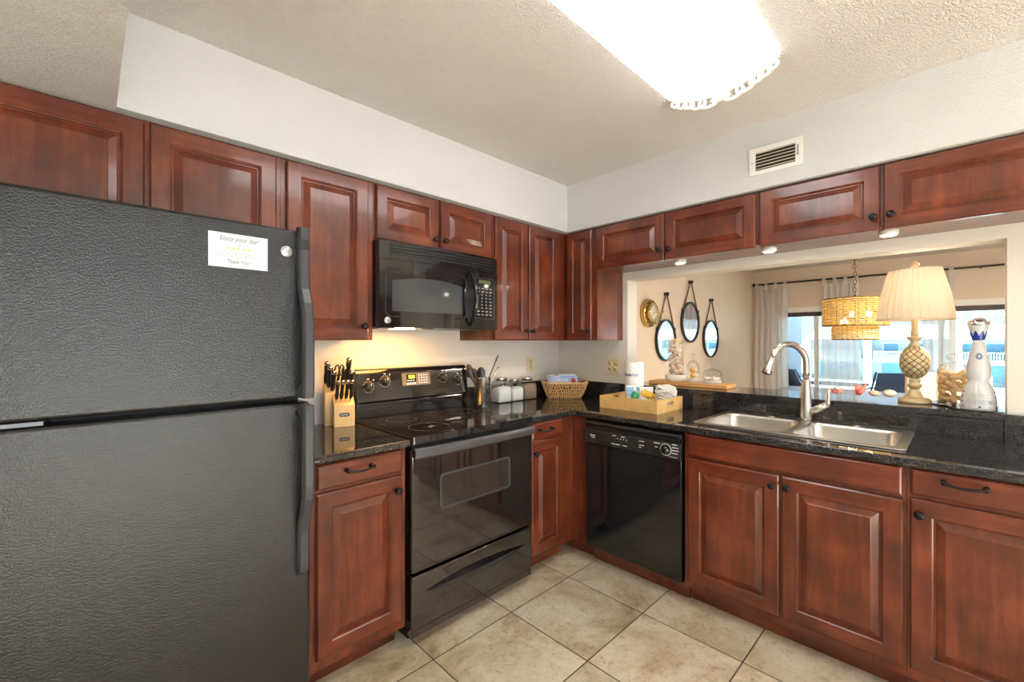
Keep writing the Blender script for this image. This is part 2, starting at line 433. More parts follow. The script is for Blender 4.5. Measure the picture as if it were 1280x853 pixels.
class MB:
    def __init__(s, o=(0, 0, 0)):
        s.o = Vector(o); s.v = []; s.f = []; s.m = []; s.s = []
    def add(s, vs, fs, mi=0, sm=False):
        b = len(s.v)
        s.v += [tuple(Vector(p) - s.o) for p in vs]
        for f in fs:
            s.f.append(tuple(b + i for i in f)); s.m.append(mi); s.s.append(sm)
        return s
    def box(s, x0, x1, y0, y1, z0, z1, mi=0):
        v = [(x, y, z) for z in (z0, z1) for y in (y0, y1) for x in (x0, x1)]
        return s.add(v, [(0, 2, 3, 1), (4, 5, 7, 6), (0, 1, 5, 4), (2, 6, 7, 3), (0, 4, 6, 2), (1, 3, 7, 5)], mi)
    def obox(s, c, ax, ay, az, hx, hy, hz, mi=0):
        c, ax, ay, az = Vector(c), Vector(ax).normalized(), Vector(ay).normalized(), Vector(az).normalized()
        v = [c + ax * hx * i + ay * hy * j + az * hz * k for k in (-1, 1) for j in (-1, 1) for i in (-1, 1)]
        return s.add(v, [(0, 2, 3, 1), (4, 5, 7, 6), (0, 1, 5, 4), (2, 6, 7, 3), (0, 4, 6, 2), (1, 3, 7, 5)], mi)
    def loft(s, loops, mi=0, sm=True, caps=True, closed=True):
        n = len(loops[0]); vs = [p for l in loops for p in l]; fs = []
        for k in range(len(loops) - 1):
            for i in range(n if closed else n - 1):
                j = (i + 1) % n
                fs.append((k * n + i, k * n + j, (k + 1) * n + j, (k + 1) * n + i))
        s.add(vs, fs, mi, sm)
        if caps:
            s.add(loops[0], [tuple(range(n))[::-1]], mi, False)
            s.add(loops[-1], [tuple(range(n))], mi, False)
        return s
    def lathe(s, prof, c=(0, 0, 0), seg=24, mi=0, ax='z', sm=True, caps=True, rad=None):
        A = AX[ax]; c = Vector(c); loops = []
        for r, h in prof:
            l = []
            for i in range(seg):
                a = 2 * pi * i / seg
                k = rad(a, h) if rad else 1.0
                l.append(c + A @ Vector((r * k * cos(a), r * k * sin(a), h)))
            loops.append(l)
        return s.loft(loops, mi, sm, caps)
    def tube(s, pts, r, seg=8, mi=0, closed=False, caps=True, flat=None):
        pts = [Vector(p) for p in pts]; n = len(pts); loops = []
        up = Vector((0, 0, 1)); prev = None
        for i, p in enumerate(pts):
            if closed: t = pts[(i + 1) % n] - pts[i - 1]
            else: t = pts[min(i + 1, n - 1)] - pts[max(i - 1, 0)]
            t.normalize()
            if prev is None:
                a = t.cross(up)
                if a.length < 1e-4: a = t.cross(Vector((0, 1, 0)))
                a.normalize()
            else:
                a = prev - t * prev.dot(t)
                a.normalize()
            prev = a; b = t.cross(a)
            rr_ = r[i] if isinstance(r, (list, tuple)) else r
            fl = flat if flat else 1.0
            loops.append([p + a * rr_ * cos(2 * pi * k / seg) + b * rr_ * fl * sin(2 * pi * k / seg) for k in range(seg)])
        if closed:
            loops.append(loops[0])
            return s.loft(loops, mi, True, False)
        return s.loft(loops, mi, True, caps)
    def sphere(s, c, r, seg=16, rings=9, mi=0, f=None):
        c = Vector(c); r = Vector((r, r, r)) if not hasattr(r, '__len__') else Vector(r); loops = []
        for k in range(rings + 1):
            t = pi * k / rings; l = []
            q = max(sin(t), 1e-3)
            for i in range(seg):
                a = 2 * pi * i / seg
                d = Vector((q * cos(a), q * sin(a), -cos(t)))
                g = f(d) if f else 1.0
                l.append(c + Vector((d.x * r.x * g, d.y * r.y * g, d.z * r.z * g)))
            loops.append(l)
        return s.loft(loops, mi, True, False)
    def plate(s, outer, holes, z0, z1, mi=0, fr=lambda x, y, z: (x, y, z)):
        bm = bmesh.new(); es = []
        for lp in [outer] + list(holes):
            vs = [bm.verts.new((x, y, 0)) for x, y in lp]
            for i in range(len(vs)): es.append(bm.edges.new((vs[i], vs[(i + 1) % len(vs)])))
        bmesh.ops.triangle_fill(bm, use_beauty=True, use_dissolve=False, edges=es)
        bm.verts.index_update()
        vs = [(v.co.x, v.co.y) for v in bm.verts]; fs = [tuple(v.index for v in f.verts) for f in bm.faces]
        bm.free()
        s.add([fr(x, y, z1) for x, y in vs], fs, mi); s.add([fr(x, y, z0) for x, y in vs], [f[::-1] for f in fs], mi)
        for lp in [outer] + list(holes):
            n = len(lp)
            s.add([fr(x, y, z0) for x, y in lp] + [fr(x, y, z1) for x, y in lp],
                  [(i, (i + 1) % n, n + (i + 1) % n, n + i) for i in range(n)], mi)
        return s
    def text(s, body, size, mat4, mi=0, align='CENTER', shear=0.0, ext=0.0002, wide=1.0, bold=0.0):
        cu = bpy.data.curves.new('t', 'FONT')
        cu.body = body; cu.size = size; cu.align_x = align; cu.align_y = 'CENTER'; cu.shear = shear; cu.extrude = ext
        cu.resolution_u = 2; cu.offset = bold
        ob = bpy.data.objects.new('t', cu); COL.objects.link(ob)
        dg = bpy.context.evaluated_depsgraph_get()
        me = bpy.data.meshes.new_from_object(ob.evaluated_get(dg))
        vs = [mat4 @ Vector((v.co.x * wide, v.co.y, v.co.z)) for v in me.vertices]
        s.add(vs, [tuple(p.vertices) for p in me.polygons], mi)
        bpy.data.objects.remove(ob); bpy.data.curves.remove(cu); bpy.data.meshes.remove(me)
        return s
    def mesh(s, name, mats, fix=True):
        me = bpy.data.meshes.new(name)
        me.from_pydata(s.v, [], s.f)
        for m in (mats if isinstance(mats, (list, tuple)) else [mats]): me.materials.append(m)
        me.polygons.foreach_set('material_index', s.m)
        me.polygons.foreach_set('use_smooth', s.s)
        if fix:
            bm = bmesh.new(); bm.from_mesh(me)
            bmesh.ops.remove_doubles(bm, verts=bm.verts, dist=1e-6)
            bmesh.ops.recalc_face_normals(bm, faces=bm.faces)
            bm.to_mesh(me); bm.free()
        me.update()
        return me

def fm(c, ax):
    """frame for text / plates lying on a surface facing ax ('-y', '-x', 'z')"""
    R = {'-y': Matrix(((1, 0, 0), (0, 0, -1), (0, 1, 0))),
         '-x': Matrix(((0, 0, -1), (-1, 0, 0), (0, 1, 0))),
         'z': Matrix.Identity(3)}[ax]
    return Matrix.Translation(Vector(c)) @ R.to_4x4()

def put(name, mb, mats, parent=None, loc=None, rot=None, bevel=0.0, seg=2, sharp=None, fix=True):
    me = mb.mesh(name, mats, fix) if isinstance(mb, MB) else mb
    o = bpy.data.objects.new(name, me)
    COL.objects.link(o)
    if parent: o.parent = parent
    if loc is not None: o.location = loc
    if rot is not None: o.rotation_euler = rot
    if bevel:
        b = o.modifiers.new('bevel', 'BEVEL'); b.width = bevel; b.segments = seg; b.limit_method = 'ANGLE'; b.angle_limit = radians(40)
        me.polygons.foreach_set('use_smooth', [True] * len(me.polygons))
        wn = o.modifiers.new('weighted_normal', 'WEIGHTED_NORMAL'); wn.keep_sharp = True
    elif sharp:
        me.set_sharp_from_angle(angle=radians(sharp))
    return o

def tag(o, label, cat, group=None):
    o['label'] = label; o['category'] = cat
    if group: o['group'] = group
    return o

def thing(name, label, cat, loc=(0, 0, 0), rz=0.0, group=None):
    o = bpy.data.objects.new(name, None)
    o.empty_display_size = 0.05
    COL.objects.link(o)
    o.location = loc; o.rotation_euler = (0, 0, rz)
    return tag(o, label, cat, group)

def struct(name, mb, mats, bevel=0.0):
    o = put(name, mb, mats, bevel=bevel)
    o['kind'] = 'structure'
    return o

def dup(o, loc=None, rot=None, label=None, parent=None):
    c = o.copy(); COL.objects.link(c)
    if parent: c.parent = parent
    if loc is not None: c.location = loc
    if rot is not None: c.rotation_euler = rot
    if label: c['label'] = label
    for ch in list(o.children):
        dup(ch, parent=c)
    return c

def lamp(name, kind, loc, power, col, parent=None, size=0.1, rot=(0, 0, 0), **kw):
    l = bpy.data.lights.new(name, kind); l.energy = power; l.color = col
    if kind == 'AREA': l.size = size
    else: l.shadow_soft_size = size
    for k, v in kw.items(): setattr(l, k, v)
    o = bpy.data.objects.new(name, l); COL.objects.link(o)
    if parent: o.parent = parent
    o.location = loc; o.rotation_euler = rot
    return o
# ================================================================== SETTING
CT = 0.918            # countertop height
CS = 0.888            # underside of the slab
SOF = 2.118           # underside of soffits
CEIL = 2.445
LEDGE = 1.036
XW = 4.9              # dining window wall
OP0, OP1, OPT = -0.634, -2.443, 1.784   # pass-through opening

struct('floor', MB().box(-4.2, XW + 0.05, -5.2, 0.1, -0.06, 0.0), M['tile'])
struct('ceiling', MB().box(-4.2, XW + 0.15, -5.2, 0.1, CEIL, CEIL + 0.08), M['ceiling'])
# one long wall behind the range that carries on into the dining room as the mirror wall
struct('wall_back', MB().box(-4.2, 0.065, 0.0, 0.12, -0.06, CEIL), M['wall_smooth'])
struct('wall_mirror', MB().box(0.065, XW + 0.15, 0.0, 0.12, -0.06, CEIL), M['wall_dining'])
struct('wall_left', MB().box(-4.32, -4.2, -5.2, 0.12, -0.06, CEIL), M['wall'])
# pass-through wall: four blocks round the opening
w = MB()
w.box(0.0, 0.13, OP0, 0.0, -0.06, CEIL)
w.box(0.0, 0.13, OP1, OP0, OPT, CEIL)
w.box(0.012, 0.13, OP1, OP0, -0.06, LEDGE - 0.03)
w.box(0.0, 0.13, -3.3, OP1, -0.06, CEIL)
struct('wall_right', w, M['wall_smooth'])
# wall behind the camera with a broad opening added to let in fill daylight
w = MB()
w.box(-4.2, -4.1, -5.3, -5.2, -0.06, CEIL)
w.box(-1.1, XW + 0.15, -5.3, -5.2, -0.06, CEIL)
w.box(-4.1, -1.1, -5.3, -5.2, 2.3, CEIL)
w.box(-4.1, -1.1, -5.3, -5.2, -0.06, 0.02)
struct('wall_front', w, M['wall'])
f = MB()
for x in (-4.1, -2.63, -1.16): f.box(x, x + 0.06, -5.28, -5.22, 0.02, 2.3)
f.box(-4.1, -1.1, -5.28, -5.22, 0.02, 0.08); f.box(-4.1, -1.1, -5.28, -5.22, 2.24, 2.3)
wf = struct('fill_window', f, M['white_trim'])  # unseen window, added to bring fill daylight and soft reflections
put('pane', MB().box(-4.04, -1.12, -5.252, -5.248, 0.08, 2.24), M['pane'], wf)
dd = struct('reflected_dark_door', MB().box(-1.0, -0.05, -5.199, -5.16, 0.0, 2.06), M['cherry'])  # unseen dark door, added for the dark band in the fridge reflection
put('door_knob', MB().lathe([(0.03, 0.0), (0.03, 0.008), (0.012, 0.014), (0.012, 0.04), (0.028, 0.05), (0.0005, 0.07)], (-0.93, -5.16, 1.0), 16, 0, 'y'), M['bronze'], dd)
# soffits above the wall cabinets and the dropped ceiling over the refrigerator
s = MB()
s.box(-2.72, 0.0, -0.362, 0.0, SOF, CEIL)
s.box(-0.355, 0.0, -3.3, -0.362, SOF, CEIL)
struct('ceiling_soffit', s, M['wall'])
struct('ceiling_dropped', MB().box(-4.2, -2.72, -3.3, 0.0, SOF, CEIL), M['ceiling'])
# dining window wall
w = MB()
w.box(XW, XW + 0.12, -5.2, -4.2, -0.06, CEIL)
w.box(XW, XW + 0.12, -4.2, 0.0, 1.775, CEIL)
w.box(XW, XW + 0.12, -0.42, 0.0, -0.06, 1.775)
struct('wall_dining', w, M['wall_dining'])
f = MB()
f.box(XW - 0.015, XW + 0.10, -4.2, -0.42, 1.712, 1.775)
f.box(XW, XW + 0.08, -4.2, -0.42, 0.0, 0.05)
win = struct('window_1', f, M['dark_frame'])
put('head_trim', MB().box(XW - 0.02, XW - 0.001, -4.25, -0.38, 1.776, 1.83), M['white_trim'], win)
mu = MB()
for y in (-0.845, -2.16, -2.26): mu.box(XW + 0.02, XW + 0.06, y - 0.03, y + 0.03, 0.05, 1.71)
put('mullion', mu, M['white_trim'], win)
put('pane', MB().box(XW + 0.038, XW + 0.042, -4.2, -0.42, 0.05, 1.71), M['pane_dim'], win)
# toe line where floor meets the far dining wall
struct('baseboard_dining', MB().box(0.13, XW, -0.014, -0.001, 0.0, 0.09), M['white_trim'])

# ================================================================== CABINETS
def panel_door(w, h, rail=0.056, th=0.02):
    """raised-panel door, x 0..w, z 0..h, back at y=0, face at y=-th"""
    b = MB()
    def loop(i, d): return [(i, d, i), (w - i, d, i), (w - i, d, h - i), (i, d, h - i)]
    e = 0.005
    b.loft([loop(0, 0), loop(0, -th + e), loop(e, -th)], 0, False, False)
    b.add(loop(0, 0), [(3, 2, 1, 0)], 0)
    A = (e, w - e, e, h - e); I = (rail, w - rail, rail, h - rail); y = -th
    def q(x0, x1, z0, z1, mi): b.add([(x0, y, z0), (x1, y, z0), (x1, y, z1), (x0, y, z1)], [(0, 1, 2, 3)], mi)
    q(A[0], I[0], A[2], A[3], 0); q(I[1], A[1], A[2], A[3], 0)
    q(I[0], I[1], A[2], I[2], 1); q(I[0], I[1], I[3], A[3], 1)
    bev = min(0.024, (w - 2 * rail) * 0.18)
    ls = [loop(rail, y), loop(rail + 0.0025, y + 0.003), loop(rail + 0.006, y + 0.005), loop(rail + 0.008, y + 0.013), loop(rail + 0.012, y + 0.013),
          loop(rail + 0.012 + bev, y + 0.0015), loop(rail + 0.0135 + bev, y + 0.0003)]
    b.loft(ls, 0, False, False)
    b.add(ls[-1], [(0, 1, 2, 3)], 0)
    return b

def drawer_front(w, h, th=0.02):
    b = MB()
    def loop(i, d): return [(i, d, i), (w - i, d, i), (w - i, d, h - i), (i, d, h - i)]
    ls = [loop(0, 0), loop(0, -th + 0.007), loop(0.003, -th + 0.003), loop(0.008, -th)]
    b.loft(ls, 0, False, False)
    b.add(ls[0], [(3, 2, 1, 0)], 0); b.add(ls[-1], [(0, 1, 2, 3)], 0)
    return b

KNOB = MB().lathe([(0.0075, 0.0), (0.006, 0.006), (0.006, 0.011), (0.0125, 0.015), (0.0155, 0.020), (0.0145, 0.026), (0.008, 0.029), (0.001, 0.0295)], ax='-y', seg=18).mesh('knob', M['bronze'])
def pull_mesh():
    b = MB()
    for s in (-1, 1):
        b.lathe([(0.009, 0.0), (0.009, 0.004), (0.006, 0.008), (0.0062, 0.020), (0.0085, 0.024), (0.008, 0.030), (0.001, 0.032)], (s * 0.051, 0, 0), 12, ax='-y')
    pts = [(0.051 * t, -0.026 - 0.008 * (1 - t * t), -0.006 * (1 - t * t)) for t in [i / 8 - 1 for i in range(17)]]
    b.tube(pts, 0.0048, 10)
    return b.mesh('pull', M['bronze'])
PULL = pull_mesh()

def add_door(root, x0, x1, z0, z1, dep, knob=None, rail=0.056, name='door'):
    d = put(name, panel_door(x1 - x0, z1 - z0, rail), [M['cherry'], M['cherry_h']], root, (x0, -dep, z0))
    if knob:
        put('knob', KNOB, None, d, (knob[0] - x0, -0.02, knob[1] - z0))
    return d

def add_drawer(root, x0, x1, z0, z1, dep, pull=None, name='drawer_front'):
    d = put(name, drawer_front(x1 - x0, z1 - z0), M['cherry_h'], root, (x0, -dep, z0))
    if pull:
        put('pull', PULL, None, d, (pull[0] - x0, -0.02, pull[1] - z0))
    return d

def carcass(root, x0, x1, z0, z1, dep, frame=0.019, raw=None):
    b = MB()
    b.box(x0, x1, -dep + frame, -0.001, z0, z1, 0)
    o = put('carcass', b, [M['cherry']] if not raw else [M['raw_wood']], root)
    put('face_frame', MB().box(x0, x1, -dep, -dep + frame, z0, z1), M['cherry'], root)
    return o

UD = 0.320     # wall cabinet depth to the face frame
UT = 2.114
# ---- wall cabinets along the range wall (local x = world x - x0)
def wall_unit(x0, label, y=None):
    if y is None:
        return thing('wall_cabinet', label, 'cabinet', (x0, 0, 0), 0, 'wall cabinets')
    return thing('wall_cabinet', label, 'cabinet', (0, y, 0), -pi / 2, 'wall cabinets')

c = wall_unit(-3.10, 'shallow cherry wall cabinet with two doors directly above the refrigerator')
carcass(c, 0, 0.888, 1.706, UT, UD)
add_door(c, 0.010, 0.453, 1.712, 2.106, UD); add_door(c, 0.466, 0.868, 1.712, 2.106, UD)

c = wall_unit(-2.212, 'tall cherry wall cabinet with one door between refrigerator and microwave')
carcass(c, 0.001, 0.408, 1.350, UT, UD)
add_door(c, 0.020, 0.380, 1.353, 2.106, UD, (0.354, 1.416))

c = wall_unit(-1.803, 'short two-door cherry wall cabinet above the black microwave')
carcass(c, 0.0, 0.772, 1.836, UT, UD)
add_door(c, 0.012, 0.373, 1.842, 2.106, UD, (0.345, 1.890), 0.052); add_door(c, 0.389, 0.755, 1.842, 2.106, UD, (0.408, 1.890), 0.052)

c = wall_unit(-1.030, 'narrow two-door cherry wall cabinet right of the microwave in the corner')
carcass(c, 0.0, 0.694, 1.350, UT, UD, raw=True)
add_door(c, 0.014, 0.300, 1.353, 2.106, UD, (0.275, 1.411), 0.052); add_door(c, 0.312, 0.606, 1.353, 2.106, UD, (0.334, 1.411), 0.052)

# ---- wall cabinets along the pass-through wall (local x = -(world y) + y0)
c = wall_unit(0, 'tall single-door cherry corner wall cabinet with exposed side panel above the double outlet', y=0.0)
carcass(c, 0.001, 0.594, 1.350, UT, UD)
add_door(c, 0.350, 0.556, 1.353, 2.106, UD, (0.537, 1.413), 0.048)

c = wall_unit(0, 'short two-door cherry wall cabinet over the shell jars, first above the pass-through', y=-0.597)
carcass(c, 0.0, 0.984, 1.842, UT, UD)
add_door(c, 0.002, 0.478, 1.828, 2.106, UD, (0.455, 1.890), 0.052); add_door(c, 0.488, 0.974, 1.828, 2.106, UD, (0.514, 1.886), 0.052)

c = wall_unit(0, 'short two-door cherry wall cabinet over the lamp, nearest above the pass-through', y=-1.583)
carcass(c, 0.0, 1.20, 1.842, UT, UD)
add_door(c, 0.008, 0.477, 1.828, 2.106, UD, (0.458, 1.884), 0.052); add_door(c, 0.490, 1.185, 1.828, 2.106, UD, (0.515, 1.886), 0.052)

# ---- base cabinets
BD = 0.610
def base_unit(loc, rz, label):
    return thing('base_cabinet', label, 'cabinet', loc, rz, 'base cabinets')

def base_carcass(c, x0, x1, dep=BD, low=False):
    z1 = CS - 0.002
    if low:   # open sink base: sides, floor and back only, so the bowls have room
        b = MB()
        b.box(x0, x0 + 0.018, -dep + 0.019, -0.02, 0.10, z1); b.box(x1 - 0.018, x1, -dep + 0.019, -0.02, 0.10, z1)
        b.box(x0 + 0.018, x1 - 0.018, -dep + 0.019, -0.02, 0.10, 0.118); b.box(x0 + 0.018, x1 - 0.018, -0.02, -0.002, 0.10, z1)
        put('carcass', b, M['cherry'], c)
    else:
        put('carcass', MB().box(x0, x1, -dep + 0.019, -0.001, 0.10, z1), M['cherry'], c)
    put('face_frame', MB().box(x0, x1, -dep, -dep + 0.019, 0.10, z1), M['cherry'], c)
    put('toe_kick', MB().box(x0, x1, -0.522, -0.505, 0.0, 0.10), M['cherry_h'], c)

c = base_unit((-2.200, 0, 0), 0, 'cherry base cabinet with one drawer and door between refrigerator and range')
base_carcass(c, 0.0, 0.403)
add_drawer(c, 0.022, 0.380, 0.784, 0.879, BD, (0.185, 0.843)); add_door(c, 0.022, 0.380, 0.146, 0.770, BD, (0.352, 0.712))

c = base_unit((-1.016, 0, 0), 0, 'narrow cherry base cabinet tucked into the corner right of the range')
base_carcass(c, 0.0, 0.405)
add_drawer(c, 0.014, 0.281, 0.784, 0.879, BD, (0.118, 0.838)); add_door(c, 0.014, 0.287, 0.130, 0.770, BD, (0.018 + 0.014, 0.708), 0.05)
cf = MB().box(0.406, 0.430, -0.712, -0.591, 0.10, CS - 0.002)
put('corner_filler', cf, M['cherry'], c)
put('corner_toe_kick', MB().box(0.494, 0.511, -0.712, -0.505, 0.0, 0.10), M['cherry_h'], c)

c = base_unit((0, -1.327, 0), -pi / 2, 'wide cherry sink base cabinet with two doors and a false drawer front')
base_carcass(c, 0.0, 0.836, low=True)
add_drawer(c, 0.022, 0.826, 0.772, 0.879, BD, name='false_drawer_front')
add_door(c, 0.022, 0.423, 0.140, 0.757, BD, (0.400, 0.712)); add_door(c, 0.434, 0.827, 0.140, 0.757, BD, (0.456, 0.714))

c = base_unit((0, -2.163, 0), -pi / 2, 'cherry base cabinet right of the sink, one drawer above one door, cut by the frame')
base_carcass(c, 0.001, 0.44)
add_drawer(c, 0.012, 0.425, 0.784, 0.879, BD, (0.150, 0.850)); add_door(c, 0.010, 0.425, 0.146, 0.770, BD, (0.036, 0.718))

# ================================================================== COUNTERTOPS, LEDGE
ct = thing('countertop', 'short black granite countertop under the knife block left of the range', 'countertop', (-2.0, -0.32, CS))
put('slab', MB((-2.0, -0.32, CS)).box(-2.205, -1.788, -0.643, -0.001, CS, CT), M['granite'], ct, bevel=0.004)

SK = (-0.528, -0.012, -2.157, -1.325)      # sink outer x0,x1,y0,y1
ct = thing('countertop', 'long L-shaped black granite countertop around the corner holding the sink', 'countertop', (-0.32, -1.2, CS))
out = [(-1.018, -0.001), (-1.018, -0.643), (-0.643, -0.643), (-0.643, -2.62), (0.008, -2.62), (0.008, -0.638), (-0.001, -0.634), (-0.001, -0.001)]
hole = rr(SK[0] + 0.015, SK[1] - 0.015, SK[2] + 0.015, SK[3] - 0.015, 0.05)
put('slab', MB((-0.32, -1.2, CS)).plate(out, [hole], CS, CT), M['granite'], ct, bevel=0.004)
def splash(x0, x1, y0, y1, top, label):
    o = (0.5 * (x0 + x1), 0.5 * (y0 + y1), CT + 0.0005)
    tag(put('backsplash', MB(o).box(x0, x1, y0, y1, CT + 0.0005, top), M['granite'], None, o, bevel=0.0015), label, 'backsplash', 'granite backsplash strips')
splash(-1.018, -0.0195, -0.019, -0.001, LEDGE, 'black granite backsplash strip behind the glass canisters')
splash(-0.019, -0.001, -0.632, -0.001, LEDGE, 'black granite backsplash strip under the double outlet')
splash(-0.010, 0.011, -2.433, -0.6335, LEDGE - 0.031, 'long black granite backsplash behind the sink below the bar ledge')
splash(-0.019, -0.001, -2.62, -2.4345, LEDGE, 'short black granite backsplash right of the pass-through opening')

lg = thing('bar_ledge', 'raised black granite bar ledge in the pass-through carrying lamp and jars', 'ledge', (0.15, -1.57, LEDGE - 0.03))
put('slab', MB((0.15, -1.57, LEDGE - 0.03)).plate([(-0.014, OP0 - 0.002), (0.36, OP0 - 0.002), (0.36, OP1 + 0.002), (-0.014, OP1 + 0.002)], [], LEDGE - 0.030, LEDGE), M['granite'], lg, bevel=0.004)
# ================================================================== REFRIGERATOR
FO = (-2.652, -0.42, 0)
FX0, FX1, FY = -3.030, -2.274, -0.840
r = thing('refrigerator', 'black pebbled top-freezer refrigerator at the left edge with a white card on it', 'refrigerator', FO)
put('cabinet', MB(FO).box(FX0 + 0.005, FX1 - 0.005, -0.745, -0.04, 0.03, 1.690), M['fridge_black'], r, bevel=0.006)
put('base_grille', MB(FO).box(FX0 + 0.01, FX1 - 0.01, -0.80, -0.72, 0.012, 0.08), M['black_satin'], r)
fz = put('freezer_door', MB(FO).box(FX0, FX1, FY, -0.752, 1.165, 1.697), M['fridge_black'], r, bevel=0.012, seg=3)
fd = put('fridge_door', MB(FO).box(FX0, FX1, FY, -0.752, 0.090, 1.153), M['fridge_black'], r, bevel=0.012, seg=3)
gk = MB(FO)
gk.box(FX0 + 0.02, FX1 - 0.02, -0.752, -0.745, 1.175, 1.687); gk.box(FX0 + 0.02, FX1 - 0.02, -0.752, -0.745, 0.10, 1.143)
put('door_gasket', gk, M['black_matte'], r)

put('center_hinge', MB(FO).box(FX0 + 0.07, FX0 + 0.17, -0.835, -0.76, 1.1545, 1.1635), M['grey_metal'], r)
def bar_handle(path, hw, hd):
    """flat bar: path of (x, y_front, z); rectangular section with chamfered edges"""
    b = MB(FO); loops = []
    for x, y, z, d in path:
        c = 0.006
        loops.append([(x - hw, y + d, z), (x - hw, y + c, z), (x - hw + c, y, z), (x + hw - c, y, z), (x + hw, y + c, z), (x + hw, y + d, z)])
    b.loft(loops, 0, False)
    return b
hx = -2.302
P = [(hx, -0.868, 1.703, 0.030), (hx, -0.868, 1.66, 0.028), (hx, -0.870, 1.545, 0.028), (hx, -0.875, 1.51, 0.026), (hx, -0.896, 1.465, 0.024),
     (hx, -0.908, 1.42, 0.022), (hx, -0.911, 1.35, 0.022), (hx, -0.911, 1.22, 0.022), (hx, -0.909, 1.19, 0.068), (hx, -0.906, 1.171, 0.068)]
put('handle', bar_handle(P, 0.0165, 0), M['fridge_handle'], fz)
nb = MB(FO).box(hx - 0.012, hx + 0.012, -0.8695, -0.860, 1.632, 1.664)
put('handle_notch', nb, M['black_matte'], fz)
P = [(hx, -0.906, 1.148, 0.068), (hx, -0.909, 1.13, 0.068), (hx, -0.911, 1.10, 0.022), (hx, -0.911, 0.90, 0.022), (hx, -0.908, 0.86, 0.022), (hx, -0.893, 0.815, 0.022),
     (hx, -0.876, 0.775, 0.024), (hx, -0.868, 0.74, 0.026), (hx, -0.866, 0.64, 0.026), (hx, -0.862, 0.622, 0.022), (hx, -0.852, 0.612, 0.012)]
put('handle', bar_handle(P, 0.0165, 0), M['fridge_handle'], fd)
def ge_badge(o, c, rad, ax='-y'):
    b = MB(o)
    b.lathe([(rad, 0.0), (rad, 0.003), (rad * 0.93, 0.0042), (0.0005, 0.0042)], c, 28, 0, ax)
    v = Vector(c)
    ring = [v + Vector((rad * 0.74 * cos(a), -0.0044, rad * 0.74 * sin(a))) for a in [2 * pi * i / 28 for i in range(28)]]
    b.tube(ring, rad * 0.045, 5, 1, True)
    b.text('GE', rad * 0.95, fm(v + Vector((0, -0.0045, 0)), ax), 1, shear=0.3)
    return b
put('badge', ge_badge(FO, (-2.347, FY, 1.625), 0.0165), [M['badge'], M['ink']], fz, fix=False)

# ---- note card on the freezer door
CO = (-2.474, FY - 0.0012, 1.606)
cd = thing('notice_card', 'white thank-you card with five yellow stars stuck on the freezer door', 'card', CO)
put('sheet', MB().box(-0.0742, 0.0742, -0.0008, 0.0005, -0.0485, 0.0485), M['paper'], cd)
t = MB(); t.text('Enjoy your day!', 0.0195, fm((0.0, -0.0012, 0.0335), '-y'), 0, shear=0.35, wide=0.80, bold=0.00025)
put('lettering', t, M['ink'], cd, fix=False)
t = MB(); t.text('Thank You!', 0.0165, fm((-0.002, -0.0012, -0.0315), '-y'), 0, shear=0.35, wide=0.76, bold=0.0002)
put('lettering', t, M['ink'], cd, fix=False)
random.seed(4)
ln = MB()
for z, half in ((0.0165, 0.040), (-0.0045, 0.056), (-0.0105, 0.057), (-0.0165, 0.056)):
    x = -half
    while x < half:
        wd = random.uniform(0.003, 0.009)
        ln.box(x, min(x + wd, half), -0.0013, -0.0009, z - 0.0009, z + 0.0009)
        x += wd + 0.0017
put('printed_lines', ln, M['grey_print'], cd)
for i in range(5):
    s = MB(); pts = []
    for k in range(10):
        a = pi / 2 + k * pi / 5; q = 0.0052 if k % 2 == 0 else 0.0023
        pts.append((q * cos(a), q * sin(a)))
    s.plate(pts, [], 0, 0.0004, fr=lambda x, y, z: (x, -0.0009 - z, y))
    put('star', s, M['star'], cd, (-0.026 + 0.0125 * i, 0, 0.0068))

# ================================================================== RANGE
RO = (-1.402, -0.33, 0)
RX0, RX1 = -1.785, -1.021
g = thing('range', 'black freestanding electric range with glass cooktop and wide oven door', 'stove', RO)
b = MB(RO); b.box(RX0 + 0.004, RX1 - 0.004, -0.595, -0.03, 0.05, 0.905); b.box(RX0 + 0.03, RX1 - 0.03, -0.56, -0.05, 0.0, 0.05)
put('body', b, M['black_satin'], g)
ck = MB(RO)
ck.plate(rr(RX0, RX1, -0.655, -0.045, 0.012), [rr(RX0 + 0.022, RX1 - 0.022, -0.632, -0.115, 0.012)], 0.897, 0.929)
put('cooktop_frame', ck, M['black_gloss'], g, bevel=0.006, seg=3)
put('cooktop_glass', MB(RO).box(RX0 + 0.0225, RX1 - 0.0225, -0.6315, -0.1155, 0.90, 0.930), M['black_glass'], g)
for bx, by, q in ((-1.60, -0.50, 0.10), (-1.21, -0.48, 0.085), (-1.60, -0.24, 0.08), (-1.22, -0.24, 0.10)):
    n = MB(RO); n.lathe([(q, 0.0), (q, 0.0004), (q - 0.003, 0.0004), (q - 0.003, 0.0)], (bx, by, 0.9302), 40, caps=False)
    put('burner_ring', n, M['black_satin'], g)
